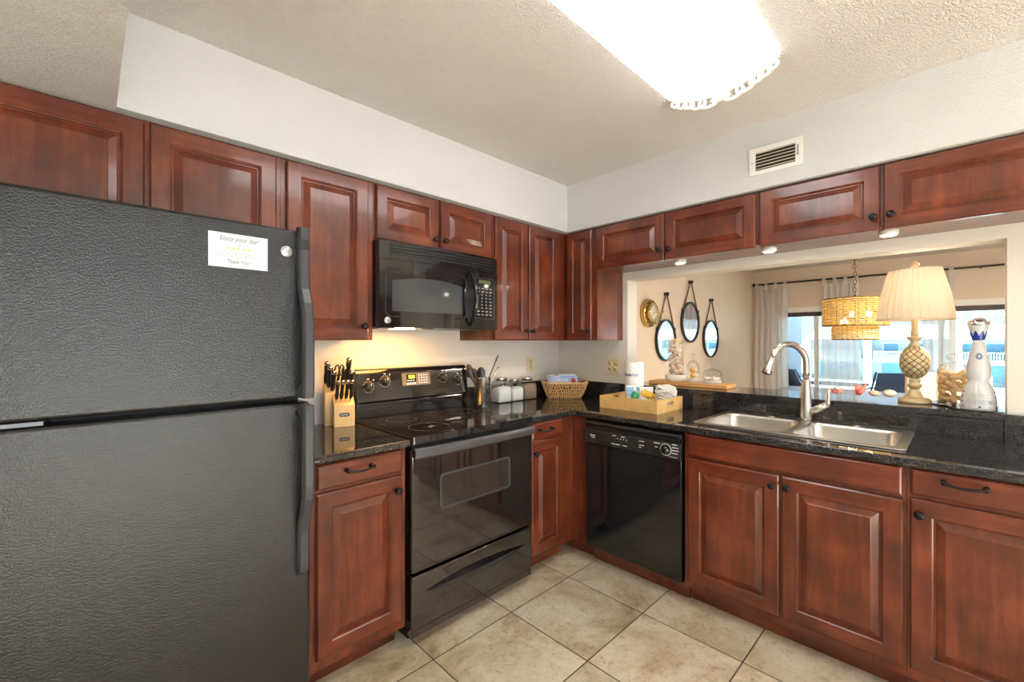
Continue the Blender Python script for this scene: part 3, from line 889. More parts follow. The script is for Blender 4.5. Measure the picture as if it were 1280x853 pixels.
# backguard
bg = MB(RO)
prof = [(-0.045, 0.929), (-0.083, 0.929), (-0.083, 1.000), (-0.080, 1.006), (-0.080, 1.012), (-0.094, 1.018), (-0.092, 1.03), (-0.070, 1.165), (-0.062, 1.186), (-0.050, 1.193), (-0.032, 1.190), (-0.028, 1.17), (-0.028, 0.929)]
bg.loft([[(x, y, z) for y, z in prof] for x in (RX0 + 0.012, RX1 - 0.012)], 0, False)
put('backguard', bg, M['black_gloss'], g, bevel=0.003, sharp=20)
def bgp(z):   # y of the sloped face at height z
    return -0.092 + (z - 1.03) / 0.135 * 0.022
tilt = math.atan2(0.022, 0.135)
FR = Matrix.Rotation(-tilt, 3, 'X')
for kx, kz in ((-1.707, 1.098), (-1.608, 1.122), (-1.221, 1.122), (-1.107, 1.100)):
    k = MB()
    k.lathe([(0.024, 0.0), (0.024, 0.004), (0.019, 0.008), (0.018, 0.022), (0.015, 0.026), (0.0005, 0.026)], (0, 0, 0), 24, 0, '-y')
    k.box(-0.004, 0.004, -0.034, -0.008, -0.017, 0.017, 0)
    k.box(-0.0012, 0.0012, -0.0345, -0.033, 0.004, 0.016, 1)
    ko = put('knob', k, [M['black_satin'], M['white_print']], g, (kx - RO[0], bgp(kz) - RO[1] - 0.001, kz), (-tilt, 0, 0))
    d = MB()
    for i in range(14):
        a = radians(-60) + i * radians(300) / 13
        d.sphere((0.031 * sin(a) , -0.0008, 0.031 * cos(a)), (0.0021, 0.0008, 0.0021), 8, 5)
    d.box(-0.006, 0.006, -0.0012, 0.0, 0.040, 0.044); d.sphere((0.03, -0.0008, 0.036), (0.004, 0.0008, 0.004), 8, 5)
    put('dial_marks', d, M['white_print'], ko)
pn = MB()
pn.plate(rr(-0.094, 0.094, -0.036, 0.036, 0.008), [], 0, 0.0025, 0, lambda x, y, z: (x, -z, y))
cp = put('control_panel', pn, M['control'], g, (-1.409 - RO[0], bgp(1.124) - RO[1] - 0.0005, 1.124), (-tilt, 0, 0))
put('display', MB().box(-0.052, -0.010, -0.0045, -0.002, 0.004, 0.024), M['lcd'], cp)
put('display_window', MB().box(-0.066, -0.002, -0.0038, -0.002, -0.016, 0.030), M['black_gloss'], cp)
ks = MB()
for i in range(4): ks.box(-0.066 + i * 0.016, -0.055 + i * 0.016, -0.004, -0.002, -0.030, -0.021)
for i in range(4):
    for j in range(4): ks.sphere((0.018 + i * 0.017, -0.003, -0.024 + j * 0.015), (0.005, 0.0012, 0.004), 8, 5)
for i in range(3): ks.box(-0.062 + i * 0.018, -0.050 + i * 0.018, -0.0044, -0.0036, -0.010, -0.004)
put('keypad', ks, M['white_print'], cp)
# oven door
od = put('oven_door', MB(RO).box(RX0 + 0.002, RX1 - 0.002, -0.645, -0.60, 0.331, 0.872), M['black_glass'], g, bevel=0.006, seg=3)
wn = MB(RO)
fy = lambda x, y, z: (x, -0.645 - z, y)
wn.plate(rr(-1.627, -1.203, 0.585, 0.729, 0.012), [], 0, 0.0008, 0, fy)
put('oven_window', wn, M['oven_win'], od)
wn = MB(RO)
wn.plate(rr(-1.638, -1.192, 0.574, 0.740, 0.022), [rr(-1.627, -1.203, 0.585, 0.729, 0.012)], 0, 0.0035, 0, fy)
put('window_trim', wn, M['grey_metal'], od, bevel=0.0015)
h = MB(RO); L = []
for i in range(25):
    t = i / 24 * 2 - 1; x = RX0 + 0.004 + (RX1 - RX0 - 0.008) * (t + 1) / 2
    bow = 0.016 * (1 - abs(t) ** 4)
    yb = -0.672 - bow
    L.append([(x, yb + 0.022, 0.842), (x, yb + 0.004, 0.836), (x, yb, 0.842), (x, yb + 0.001, 0.870), (x, yb + 0.008, 0.880), (x, yb + 0.022, 0.882)])
h.loft(L, 0, True)
for sx in (RX0 + 0.004, RX1 - 0.034): h.box(sx, sx + 0.03, -0.662, -0.64, 0.842, 0.872)
put('handle', h, M['grey_metal'], od, sharp=35)
dr = put('storage_drawer', MB(RO).box(RX0 + 0.002, RX1 - 0.002, -0.643, -0.60, 0.048, 0.316), M['black_glass'], g, bevel=0.008, seg=3)
h = MB(RO); L = []
for i in range(25):
    t = i / 24 * 2 - 1; x = -1.398 + 0.308 * t
    k = (1 - t * t); zt = 0.236 + 0.010 * k; zb = zt - 0.003 - 0.044 * k ** 0.8; o = 0.004 + 0.022 * k
    L.append([(x, -0.642, zt), (x, -0.643 - o, zt - 0.002), (x, -0.643 - o * 0.85, zt - 0.008 * k - 0.003), (x, -0.643, zb)])
h.loft(L, 0, True)
put('drawer_pull', h, M['drawer_pull'], dr, sharp=40)
put('vent_gap', MB(RO).box(RX0 + 0.01, RX1 - 0.01, -0.63, -0.60, 0.873, 0.896), M['black_matte'], g)

# ================================================================== MICROWAVE
MO = (-1.417, -0.18, 1.41)
MX0, MX1 = -1.797, -1.040
def bow(x):
    t = (x - MX0) / (MX1 - MX0) * 2 - 1
    return -0.378 - 0.024 * (1 - t * t)
def bowed(b, x0, x1, z0, z1, off, back, n=16, mi=0, ztop=None):
    L = []
    for i in range(n + 1):
        x = x0 + (x1 - x0) * i / n; y = bow(x) - off; zt = ztop(i / n) if ztop else z1
        L.append([(x, back, z0), (x, y, z0), (x, y, zt), (x, back, zt)])
    b.loft(L, mi, False); return b
m = thing('microwave', 'black over-the-range microwave with curved handle under the short wall cabinet', 'microwave', MO)
b = MB(MO); b.box(MX0, MX1, -0.345, -0.002, 1.414, 1.832)
put('body', b, M['black_satin'], m)
b = bowed(MB(MO), MX0, MX1, 1.745, 1.832, -0.004, -0.346)
gr = put('vent_grille', b, M['black_gloss'], m)
for k in range(4):
    z = 1.766 + 0.0155 * k
    put('slat', bowed(MB(MO), MX0 + 0.055, MX1 - 0.045, z, z + 0.007, 0.003, -0.36), M['black_satin'], gr)
DX = -1.232
dr = put('door', bowed(MB(MO), MX0, DX, 1.412, 1.742, 0.0, -0.346), M['black_gloss'], m)
b = bowed(MB(MO), -1.735, -1.318, 1.492, 1.655, 0.0012, -0.37, 20, 0, lambda t: 1.640 + 0.024 * (1 - (2 * t - 1) ** 2))
put('window', b, M['win_grey'], dr)
ring = [(x, bow(x) - 0.0005, z) for x, z in [(p[0], p[1]) for p in rr(-1.768, -1.292, 1.466, 1.700, 0.03, 6)]]
put('window_frame', MB(MO).tube(ring, 0.0028, 6, 0, True), M['black_satin'], dr)
put('badge', ge_badge(MO, (-1.757, bow(-1.757) + 0.0005, 1.447), 0.0165), [M['badge'], M['ink']], dr, fix=False)
hx = -1.268; pts = []
for i in range(21):
    t = i / 20; a = pi * t
    pts.append((hx, bow(hx) - 0.002 - 0.062 * sin(a) ** 0.75, 1.436 + 0.296 * t))
put('handle', MB(MO).tube(pts, [0.010 + 0.004 * sin(pi * i / 20) for i in range(21)], 10), M['black_gloss'], dr)
cp = put('control_panel', bowed(MB(MO), DX + 0.003, MX1, 1.412, 1.742, 0.0, -0.346), M['black_gloss'], m)
kp = MB(MO)
rim = [(x, bow(x) - 0.0005, z) for x, z in rr(DX + 0.012, MX1 - 0.030, 1.474, 1.706, 0.014, 4)]
put('keypad_rim', MB(MO).tube(rim, 0.0018, 5, 0, True), M['grey_metal'], cp)
for row in range(9):
    z = 1.494 + row * 0.0188
    for col in range(4):
        x = DX + 0.024 + col * 0.033; wd = 0.012 if (row > 6 or row < 2) else 0.006
        if row in (2, 3, 4) and col == 3: wd = 0.011
        kp.box(x, x + wd * 1.4, bow(x) - 0.0013, bow(x) + 0.002, z, z + (0.006 if wd > 0.01 else 0.007))
put('keypad', kp, M['grey_print'], cp)
put('display', bowed(MB(MO), DX + 0.035, MX1 - 0.060, 1.676, 1.696, 0.0012, -0.36, 4), M['lcd_dim'], cp)
un = MB(MO); un.box(-1.765, -1.69, -0.33, -0.20, 1.4085, 1.4135); un.box(-1.53, -1.46, -0.33, -0.20, 1.4085, 1.4135)
put('grease_filter', un, M['grey_metal'], m)
put('cooking_light', MB(MO).box(-1.665, -1.555, -0.30, -0.22, 1.407, 1.4135), M['hood_lens'], m)
lamp('hood_light', 'AREA', (-1.61 - MO[0], -0.28 - MO[1], 1.402 - MO[2]), P_HOOD, (1.0, 0.50, 0.11), m, 0.30)

# ================================================================== DISHWASHER
DO = (-0.32, -1.02, 0)
d = thing('dishwasher', 'black built-in dishwasher with round dial below the wooden tray', 'dishwasher', DO)
Y0, Y1 = -1.318, -0.722
put('tub', MB(DO).box(-0.585, -0.03, Y0 + 0.004, Y1 - 0.004, 0.10, 0.872), M['black_satin'], d)
put('door_panel', MB(DO).box(-0.628, -0.59, Y0 + 0.003, Y1 - 0.003, 0.112, 0.735), M['black_gloss'], d, bevel=0.004)
put('toe_panel', MB(DO).box(-0.535, -0.515, Y0, Y1, 0.0, 0.105), M['cherry_h'], d)
cp = MB(DO)
prof = [(-0.59, 0.738), (-0.640, 0.738), (-0.640, 0.815), (-0.632, 0.822), (-0.615, 0.826), (-0.615, 0.838), (-0.636, 0.846), (-0.643, 0.858), (-0.636, 0.868), (-0.59, 0.868)]
cp.loft([[(x, y, z) for x, z in prof] for y in (Y0 + 0.003, Y1 - 0.003)], 0, False)
cpo = put('control_panel', cp, M['black_satin'], d, bevel=0.002)
lt = MB(DO).box(-0.620, -0.612, -1.13, -0.94, 0.820, 0.832)
put('latch', lt, M['black_matte'], cpo)
dl = MB(DO).lathe([(0.026, 0.0), (0.026, 0.003), (0.021, 0.008), (0.019, 0.022), (0.0005, 0.024)], (-0.640, -1.238, 0.782), 26, 0, '-x')
dl.box(-0.668, -0.645, -1.242, -1.234, 0.765, 0.799, 0)
put('dial', dl, M['black_gloss'], cpo)
rg = MB(DO).tube([(-0.641, -1.238 + 0.030 * cos(a), 0.782 + 0.030 * sin(a)) for a in [2 * pi * i / 30 for i in range(30)]], 0.0018, 5, 0, True)
put('dial_ring', rg, M['white_print'], cpo)
mk = MB(DO)
def dash(y, z, wd, h=0.004): mk.box(-0.6408, -0.6395, y - wd, y, z, z + h)
dash(-0.765, 0.783, 0.035, 0.006); dash(-0.772, 0.772, 0.026)
for y in (-0.918, -0.975): dash(y, 0.804, 0.022)
for y in (-0.910, -0.940, -0.985): dash(y, 0.757, 0.026)
for z in (0.800, 0.778, 0.766): dash(-1.085, z, 0.030 if z > 0.77 else 0.012)
for z, wd in ((0.812, 0.03), (0.797, 0.04), (0.782, 0.042), (0.767, 0.036)): dash(-1.272, z, wd * 0.85)
dash(-1.170, 0.806, 0.036); dash(-1.178, 0.785, 0.014); dash(-1.255, 0.748, 0.045, 0.002)
put('printed_marks', mk, M['white_print'], cpo)
for i in range(6):
    k = MB(DO).lathe([(0.0068, 0.0), (0.0068, 0.003), (0.0005, 0.0035)], (-0.640, -0.915 - i * 0.019, 0.778), 12, 0, '-x')
    put('button', k, M['black_gloss'], cpo)
sp = MB(DO)
for i in range(4): sp.sphere((-0.6405, -0.952 - i * 0.019, 0.7925), (0.0006, 0.003, 0.003), 8, 5)
put('indicator_dots', sp, M['white_print'], cpo)
# ================================================================== SINK + FAUCET
SO = (-0.27, -1.741, CT)
sx0, sx1, sy0, sy1 = SK
s = thing('sink', 'stainless steel double-bowl drop-in sink in the granite counter', 'sink', SO)
bowls = [(sx0 + 0.035, sx1 - 0.085, -1.728, sy1 - 0.035), (sx0 + 0.035, sx1 - 0.085, sy0 + 0.035, -1.762)]
rim = MB(SO)
rim.plate(rr(sx0, sx1, sy0, sy1, 0.03, 6), [rr(*b_, 0.055, 6) for b_ in bowls], CT + 0.001, CT + 0.006)
put('rim', rim, M['steel_sink'], s, bevel=0.002)
for b_ in bowls:
    b = MB(SO); L = []
    for ins, z in ((0.0, CT + 0.0055), (0.003, CT + 0.002), (0.006, CT - 0.01), (0.014, CT - 0.13), (0.022, CT - 0.155), (0.045, CT - 0.168), (0.10, CT - 0.172)):
        L.append([(x, y, z) for x, y in rr(b_[0] + ins, b_[1] - ins, b_[2] + ins, b_[3] - ins, max(0.055 - ins * 0.3, 0.03), 6)])
    b.loft(L, 0, True, False)
    b.add(L[-1], [tuple(range(len(L[-1])))], 0)
    bo = put('basin', b, M['steel_sink'], s, fix=False)
    cx, cy = (b_[0] + b_[1]) / 2, (b_[2] + b_[3]) / 2
    dn = MB(SO).lathe([(0.044, 0.0), (0.044, 0.002), (0.036, 0.003), (0.030, -0.003), (0.0005, -0.003)], (cx, cy, CT - 0.1712), 24)
    put('drain', dn, M['chrome'], bo)
put('hole_cover', MB(SO).lathe([(0.021, 0.0), (0.020, 0.003), (0.0005, 0.0045)], (sx1 - 0.04, -1.945, CT + 0.006), 20), M['steel_sink'], s)
put('faucet_hole_plate', MB(SO).lathe([(0.019, 0.0), (0.018, 0.003), (0.0005, 0.0045)], (sx1 - 0.04, -1.57, CT + 0.006), 20), M['steel_sink'], s)
em = MB(SO)
for k in range(3):
    em.tube([(sx0 + 0.010, -1.915 - 0.011 * k, CT + 0.0065), (sx0 + 0.018, -1.925 - 0.011 * k, CT + 0.0065), (sx0 + 0.024, -1.918 - 0.011 * k, CT + 0.0065)], 0.0012, 4)
put('embossed_mark', em, M['badge'], s)

FAO = (-0.046, -1.733, CT + 0.006)
f = thing('faucet', 'brushed nickel gooseneck pull-down faucet behind the sink', 'faucet', FAO)
b = MB().lathe([(0.029, 0.0), (0.029, 0.012), (0.030, 0.03), (0.0285, 0.08), (0.0255, 0.15), (0.022, 0.185), (0.0205, 0.215), (0.0195, 0.218)], (0, 0, 0), 24)
put('body', b, M['steel'], f)
sd = Vector((cos(radians(141)), sin(radians(141)), 0)); R = 0.098
pts = [Vector((0, 0, 0.214)), Vector((0, 0, 0.26)), Vector((0, 0, 0.295))]
for i in range(1, 17):
    a = pi * 0.90 * i / 16
    pts.append(sd * (R - R * cos(a)) + Vector((0, 0, 0.303 + R * 1.04 * sin(a))))
put('spout', MB().tube(pts, 0.0165, 16), M['steel'], f)
p0, dr_ = pts[-1], (pts[-1] - pts[-2]).normalized()
hd = put('spray_head', MB().tube([p0 - dr_ * 0.004, p0 + dr_ * 0.02, p0 + dr_ * 0.06, p0 + dr_ * 0.088, p0 + dr_ * 0.092], [0.0172, 0.018, 0.0225, 0.026, 0.024], 16), M['steel'], f)
q = p0 + dr_ * 0.045 - sd * 0.018
put('spray_button', MB().obox(q, dr_, Vector((-sd.y, sd.x, 0)), dr_.cross(Vector((-sd.y, sd.x, 0))), 0.016, 0.005, 0.006), M['black_satin'], hd, bevel=0.002)
hv = Vector((-0.12, -0.993, 0))
L = [Vector((0, 0, 0.040)) + hv * 0.010, Vector((0, 0, 0.068)) + hv * 0.055, Vector((0, 0, 0.092)) + hv * 0.094]
put('handle_stem', MB().tube(L, [0.022, 0.019, 0.0165], 16), M['steel'], f)
L = [Vector((0, 0, 0.082)) + hv * 0.092, Vector((0, 0, 0.10)) + hv * 0.098, Vector((0, 0, 0.135)) + hv * 0.101, Vector((0, 0, 0.172)) + hv * 0.101]
put('lever', MB().tube(L, [0.0165, 0.0145, 0.0090, 0.0070], 12), M['steel'], f)

# ================================================================== KNIFE BLOCK
KR = radians(-14)
KL = (-1.874, -0.166, CT)
k = thing('knife_block', 'pale maple two-tier knife block left of the range', 'knife block', KL, KR)
b = MB(); pr = [(0, 0), (0, 0.108), (0.054, 0.150), (0.054, 0)]
b.loft([[(x, y, z) for y, z in pr] for x in (-0.049, 0.049)], 0, False)
put('lower_tier', b, M['block_wood'], k, bevel=0.002)
b = MB(); pr = [(0.0545, 0), (0.150, 0), (0.150, 0.16), (0.118, 0.212), (0.0545, 0.165)]
b.loft([[(x, y, z) for y, z in pr] for x in (-0.084, 0.046)], 0, False)
put('upper_tier', b, M['block_wood'], k, bevel=0.002)
lb = MB(); lb.plate(rr(-0.024, 0.024, 0.052, 0.070, 0.006), [], 0, 0.0008, 0, lambda x, y, z: (x, -z, y))
lb.plate(rr(-0.0205, 0.0205, 0.0565, 0.0655, 0.004), [], 0, 0.0011, 1, lambda x, y, z: (x, -z, y))
for i in range(5): lb.box(-0.016 + i * 0.0066, -0.0115 + i * 0.0066, -0.0014, -0.001, 0.0597, 0.0624, 2)
put('label', lb, [M['black_satin'], M['ink'], M['white_print']], k)
KM = Matrix.Translation(Vector(KL)) @ Matrix.Rotation(KR, 4, 'Z')
lean = radians(27)
def knife(x, y, z, ln, r, label, cap=True, wide=1.0, group=None):
    u = Vector((0, -sin(lean), cos(lean)))
    p = KM @ Vector((x, y, z))
    t = thing('knife', label, 'knife', p, KR, group)
    b = MB(); pts = [u * (ln * q) for q in (0.0, 0.12, 0.3, 0.55, 0.8, 0.93, 1.0)]
    rad = [r * q for q in (0.85, 1.0, 1.08, 0.92, 1.08, 1.12, 1.0)]
    b.tube(pts, rad, 10, flat=0.62 * wide)
    put('handle', b, M['black_satin'], t)
    put('end_cap', MB().tube([u * ln * 0.90, u * (ln + 0.005), u * (ln + 0.010)], [r * 1.16, r * 1.12, r * 0.5], 10, flat=0.62), M['steel'], t)
    put('blade', MB().obox(u * -0.012, (1, 0, 0), Vector((0, cos(lean), sin(lean))), u, 0.0012, r * 0.9, 0.014), M['steel'], t)
    return t
for i, x in enumerate((-0.034, -0.0115, 0.011, 0.0335)):
    knife(x, 0.024, 0.127 + 0.012, 0.098, 0.0088, ('leftmost steak knife in the lower tier of the knife block', 'second steak knife from the left in the lower tier', 'third steak knife from the left in the lower tier', 'rightmost steak knife in the lower tier, nearest the range knobs')[i], group='steak knives')
for x, y, z, ln, r, lb_ in ((-0.072, 0.112, 0.212, 0.118, 0.012, 'rearmost of three big knives on the left of the block'),
                           (-0.060, 0.090, 0.196, 0.112, 0.0118, 'middle of three big knives on the left of the block'),
                           (-0.046, 0.070, 0.180, 0.105, 0.0122, 'front one of three big knives on the left of the block'),
                           (0.030, 0.112, 0.210, 0.140, 0.0125, 'tallest knife, its black handle topping the upper tier'),
                           (0.006, 0.098, 0.200, 0.098, 0.0115, 'knife between scissors and tallest knife in the upper tier'),
                           (0.040, 0.072, 0.182, 0.100, 0.0118, 'steel-capped knife on the right edge of the upper tier')):
    knife(x, y, z, ln, r, lb_, group='large knives')
p = KM @ Vector((-0.018, 0.098, 0.203))
t = thing('scissors', 'black-handled kitchen scissors in the upper tier of the knife block', 'scissors', p, KR)
for sgn in (-1, 1):
    ring = [(sgn * 0.011 + 0.010 * cos(a), -0.055 - 0.014 * sin(a), 0.078 + 0.027 * sin(a)) for a in [2 * pi * i / 20 for i in range(20)]]
    put('handle_ring', MB().tube(ring, 0.0036, 6, 0, True), M['black_satin'], t)
put('shank', MB().tube([(0, 0.004, -0.005), (0, -0.02, 0.03), (0, -0.035, 0.055)], [0.009, 0.008, 0.006], 8, flat=0.6), M['black_satin'], t)

# ================================================================== CROCK + UTENSILS
CR = Vector((-0.960, -0.150, CT))
c = thing('utensil_crock', 'perforated stainless steel utensil crock beside the range', 'crock', CR)
b = MB().lathe([(0.052, 0.0), (0.055, 0.004), (0.055, 0.190), (0.0562, 0.193), (0.052, 0.193), (0.052, 0.006), (0.0005, 0.006)], (0, 0, 0.0), 36)
put('cup', b, M['steel'], c)
hl = MB()
for r_ in range(11):
    for a in (250, 262, 274, 286):
        aa = radians(a + 0); n = Vector((cos(aa), sin(aa), 0)); tt = Vector((-sin(aa), cos(aa), 0))
        cpt = n * 0.0556 + Vector((0, 0, 0.032 + r_ * 0.0135))
        ring = [cpt + tt * 0.0044 * cos(w_) + Vector((0, 0, 0.0048 * sin(w_))) for w_ in [2 * pi * i / 8 for i in range(8)]]
        hl.add(ring, [tuple(range(8))], 0)
ho = put('perforations', hl, M['black_matte'], c, fix=False)
Rv = Vector((0.7153, -0.6988, 0)); Fv = Vector((0.6988, 0.7153, 0))
def utensil(name, label, base, tip, r, mat, head=None, hm=None, cat=None):
    """base/tip: (right, forward, up) offsets from the crock"""
    B = CR + Rv * base[0] + Fv * base[1] + Vector((0, 0, base[2]))
    T = CR + Rv * tip[0] + Fv * tip[1] + Vector((0, 0, tip[2]))
    t = thing(name, label, cat or name.split('_')[-1], B, 0, 'utensils in the steel crock')
    d = T - B; u = d.normalized()
    put('handle', MB().tube([Vector((0, 0, 0)), d * 0.5, d], r, 8), mat, t)
    if head:
        w_, l_, th = head
        side = Rv - u * Rv.dot(u); side.normalize(); nn = u.cross(side)
        L = []
        for q, k_ in ((-0.95, 0.25), (-0.8, 0.6), (-0.4, 0.92), (0.1, 1.0), (0.6, 0.85), (0.88, 0.5), (1.0, 0.12)):
            cc = d + u * (l_ * (q + 0.9)); ww = w_ * k_
            off = nn * (th * 1.2 * (1 - q * q))
            L.append([cc + side * ww * cos(a) + nn * th * (0.5 + 0.5 * k_) * sin(a) + off * abs(cos(a)) for a in [2 * pi * i / 12 for i in range(12)]])
        put('head', MB().loft(L, 0, True), hm or mat, t)
    return t
utensil('cooking_spoon', 'round black spoon standing upright in the steel crock', (0.002, -0.01, 0.012), (-0.006, -0.02, 0.185), 0.005, M['black_satin'], (0.027, 0.040, 0.004))
utensil('slotted_spoon', 'black spoon half hidden behind the round black spoon', (-0.004, 0.012, 0.012), (-0.045, 0.0, 0.185), 0.005, M['black_satin'], (0.020, 0.036, 0.004))
utensil('wooden_spoon', 'dark brown wooden spoon leaning left in the crock', (0.02, 0.005, 0.012), (-0.068, -0.012, 0.215), 0.0055, M['spoon_wood'], (0.019, 0.036, 0.006))
utensil('turner', 'black turner drooping left towards the range knobs', (0.025, -0.012, 0.015), (-0.074, -0.022, 0.196), 0.005, M['black_satin'], (0.026, 0.030, 0.003))
utensil('turner', 'pale translucent turner leaning right behind the black spoons', (-0.015, 0.01, 0.012), (0.034, 0.02, 0.215), 0.005, M['paper'], (0.025, 0.036, 0.002), M['glass'])
utensil('tongs', 'long dark metal handle sticking out far right of the crock', (-0.028, -0.008, 0.014), (0.100, 0.0, 0.335), 0.0045, M['grey_metal'], None, cat='utensil')
utensil('whisk_handle', 'pale grey handle leaning right, lowest in the crock', (-0.025, 0.015, 0.014), (0.105, 0.015, 0.262), 0.0052, M['steel'], None, cat='utensil')
utensil('spatula', 'blue spatula blade just above the crock rim', (0.0, -0.03, 0.012), (0.002, -0.036, 0.18), 0.004, M['blue_ink'], (0.014, 0.016, 0.003))

# ================================================================== CANISTERS
def canister(x0, x1, top, lid, fill, mat, label):
    y0, y1 = -0.120, -0.024; cx, cy = (x0 + x1) / 2, (y0 + y1) / 2
    t = thing('canister', label, 'jar', (cx, cy, CT), 0, 'square glass canisters')
    hx, hy = (x1 - x0) / 2, (y1 - y0) / 2
    b = MB(); L = []
    for ins, z in ((0.004, 0.0), (0.0, 0.006), (0.0, top - 0.030), (0.006, top - 0.012), (0.02, top)):
        L.append([(x, y, z) for x, y in rr(-hx + ins, hx - ins, -hy + ins, hy - ins, 0.012, 3)])
    b.loft(L, 0, True, False); b.add(L[0], [tuple(range(len(L[0])))], 0)
    put('jar', b, M['glass'], t)
    b = MB(); L = []
    random.seed(int(cx * 1000))
    for ins, z in ((0.006, 0.005), (0.004, 0.012), (0.004, fill - 0.018), (0.010, fill - 0.004), (0.03, fill + 0.004)):
        L.append([(x, y, z + (0.008 * x / hx if z > 0.03 else 0)) for x, y in rr(-hx + ins, hx - ins, -hy + ins, hy - ins, 0.010, 3)])
    b.loft(L, 0, True, True)
    put('contents', b, mat, t)
    put('lid', MB().lathe([(lid, 0.0), (lid, 0.020), (lid * 0.97, 0.023), (lid * 0.5, 0.0235), (0.0005, 0.0235)], (0, 0, top + 0.001), 28), M['steel'], t)
canister(-0.786, -0.662, 0.150, 0.042, 0.105, M['sugar'], 'tallest square canister of white sugar, nearest the steel crock')
canister(-0.655, -0.540, 0.132, 0.034, 0.094, M['sugar'], 'small square canister of white powder in the middle of the three')
canister(-0.533, -0.400, 0.138, 0.040, 0.108, M['coffee'], 'square canister of tan grounds, right of the three beside the straw basket')

# ================================================================== BASKET WITH GAMES
BR = radians(-45)
BL = Vector((-0.205, -0.215, CT))
bk = thing('basket', 'oblong woven straw basket in the counter corner holding a blue box', 'basket', BL, BR)
def bsk_ring(t):   # t 0..1 height
    return 0.118 + 0.045 * t ** 0.8, 0.068 + 0.030 * t, 0.106 * t
b = MB(); L = []
for i in range(10):
    hx, hy, z = bsk_ring(i / 9)
    L.append([(x, y, z + 0.012 * (abs(x) / hx) ** 3 * (i / 9)) for x, y in rr(-hx, hx, -hy, hy, 0.05, 6)])
b.loft(L, 0, True, False); b.add(L[0], [tuple(range(len(L[0])))[::-1]], 0)
put('liner', b, M['spoon_wood'], bk, fix=False)
b = MB(); random.seed(9)
n = 46
for i in range(n):       # upright twists of straw woven round the wall
    fr_ = i / n
    for sl in (-1, 1):
        pts = []
        for j in range(7):
            t_ = j / 6
            hx, hy, z = bsk_ring(t_)
            ring = rr(-hx, hx, -hy, hy, 0.05, 12); m_ = len(ring)
            # walk the ring by arc length
            per = [0]
            for q in range(m_): per.append(per[-1] + math.dist(ring[q], ring[(q + 1) % m_]))
            s_ = ((fr_ + sl * 0.022 * (t_ - 0.5) * 2.2 + 0.004 * random.uniform(-1, 1)) % 1) * per[-1]
            q = 0
            while per[q + 1] < s_: q += 1
            kk = (s_ - per[q]) / (per[q + 1] - per[q] + 1e-9)
            x = ring[q][0] * (1 - kk) + ring[(q + 1) % m_][0] * kk; y = ring[q][1] * (1 - kk) + ring[(q + 1) % m_][1] * kk
            o_ = 1.0 + (0.022 if (i + j + (sl > 0)) % 2 else 0.060)
            pts.append((x * o_, y * o_, z + 0.002 + 0.012 * (abs(x) / hx) ** 3 * t_))
        b.tube(pts, 0.0036, 5)
put('weave', b, M['straw'], bk, fix=False)
b = MB()
for k_ in range(2):
    hx, hy, z = bsk_ring(1.0)
    ring = [(x * 1.02, y * 1.02, z + 0.003 + 0.004 * k_ + 0.012 * (abs(x) / hx) ** 3 + 0.0015 * sin(i * 2.1 + k_ * 2)) for i, (x, y) in enumerate(rr(-hx, hx, -hy, hy, 0.05, 10))]
    b.tube(ring, 0.0052, 6, 0, True)
put('rim', b, M['straw'], bk, fix=False)

def local(p, base, rz): return Vector(base) + Matrix.Rotation(rz, 3, 'Z') @ Vector(p)
bx = thing('game_box', 'blue game box with white lettering and a red round badge in the straw basket', 'box', local((-0.008, -0.022, 0.030), BL, BR), BR)
RXm = Matrix.Rotation(radians(-8), 4, 'X')
bxm = MB().box(-0.105, 0.105, -0.012, 0.012, 0.0, 0.137)
put('box', bxm, M['box_blue'], bx, rot=(radians(-8), 0, 0), bevel=0.0015)
b = MB(); b.text('DOMINOES', 0.034, RXm @ fm((-0.022, -0.0128, 0.100), '-y'), 0, wide=0.68, bold=0.0006)
b.add([RXm @ Vector((x, -0.0127, z)) for x, z in ((-0.075, 0.121), (-0.02, 0.121), (-0.02, 0.126), (-0.075, 0.126))], [(0, 1, 2, 3)], 0)
put('lettering', b, M['white_print'], bx, fix=False)
b = MB(); b.lathe([(0.019, 0.0), (0.019, 0.001), (0.0005, 0.001)], (0.077, -0.012, 0.100), 20, 0, '-y')
put('round_badge', b, M['red'], bx, rot=(radians(-8), 0, 0))
t = tag(put('folded_paper', MB().box(-0.06, 0.07, -0.001, 0.001, 0.0, 0.148), M['paper'], None, local((0.020, 0.012, 0.028), BL, BR), (radians(-9), 0, BR)), 'folded white paper behind the blue box in the straw basket', 'paper')
t = tag(put('booklet', MB().box(-0.02, 0.045, -0.003, 0.003, 0.0, 0.135), [M['box_green']], None, local((-0.098, 0.018, 0.036), BL, BR), (radians(-6), radians(-6), BR)), 'green and white booklet at the left end of the straw basket', 'booklet')
put('pages', MB().box(-0.018, 0.044, -0.0045, -0.0031, 0.002, 0.132), M['paper'], t)

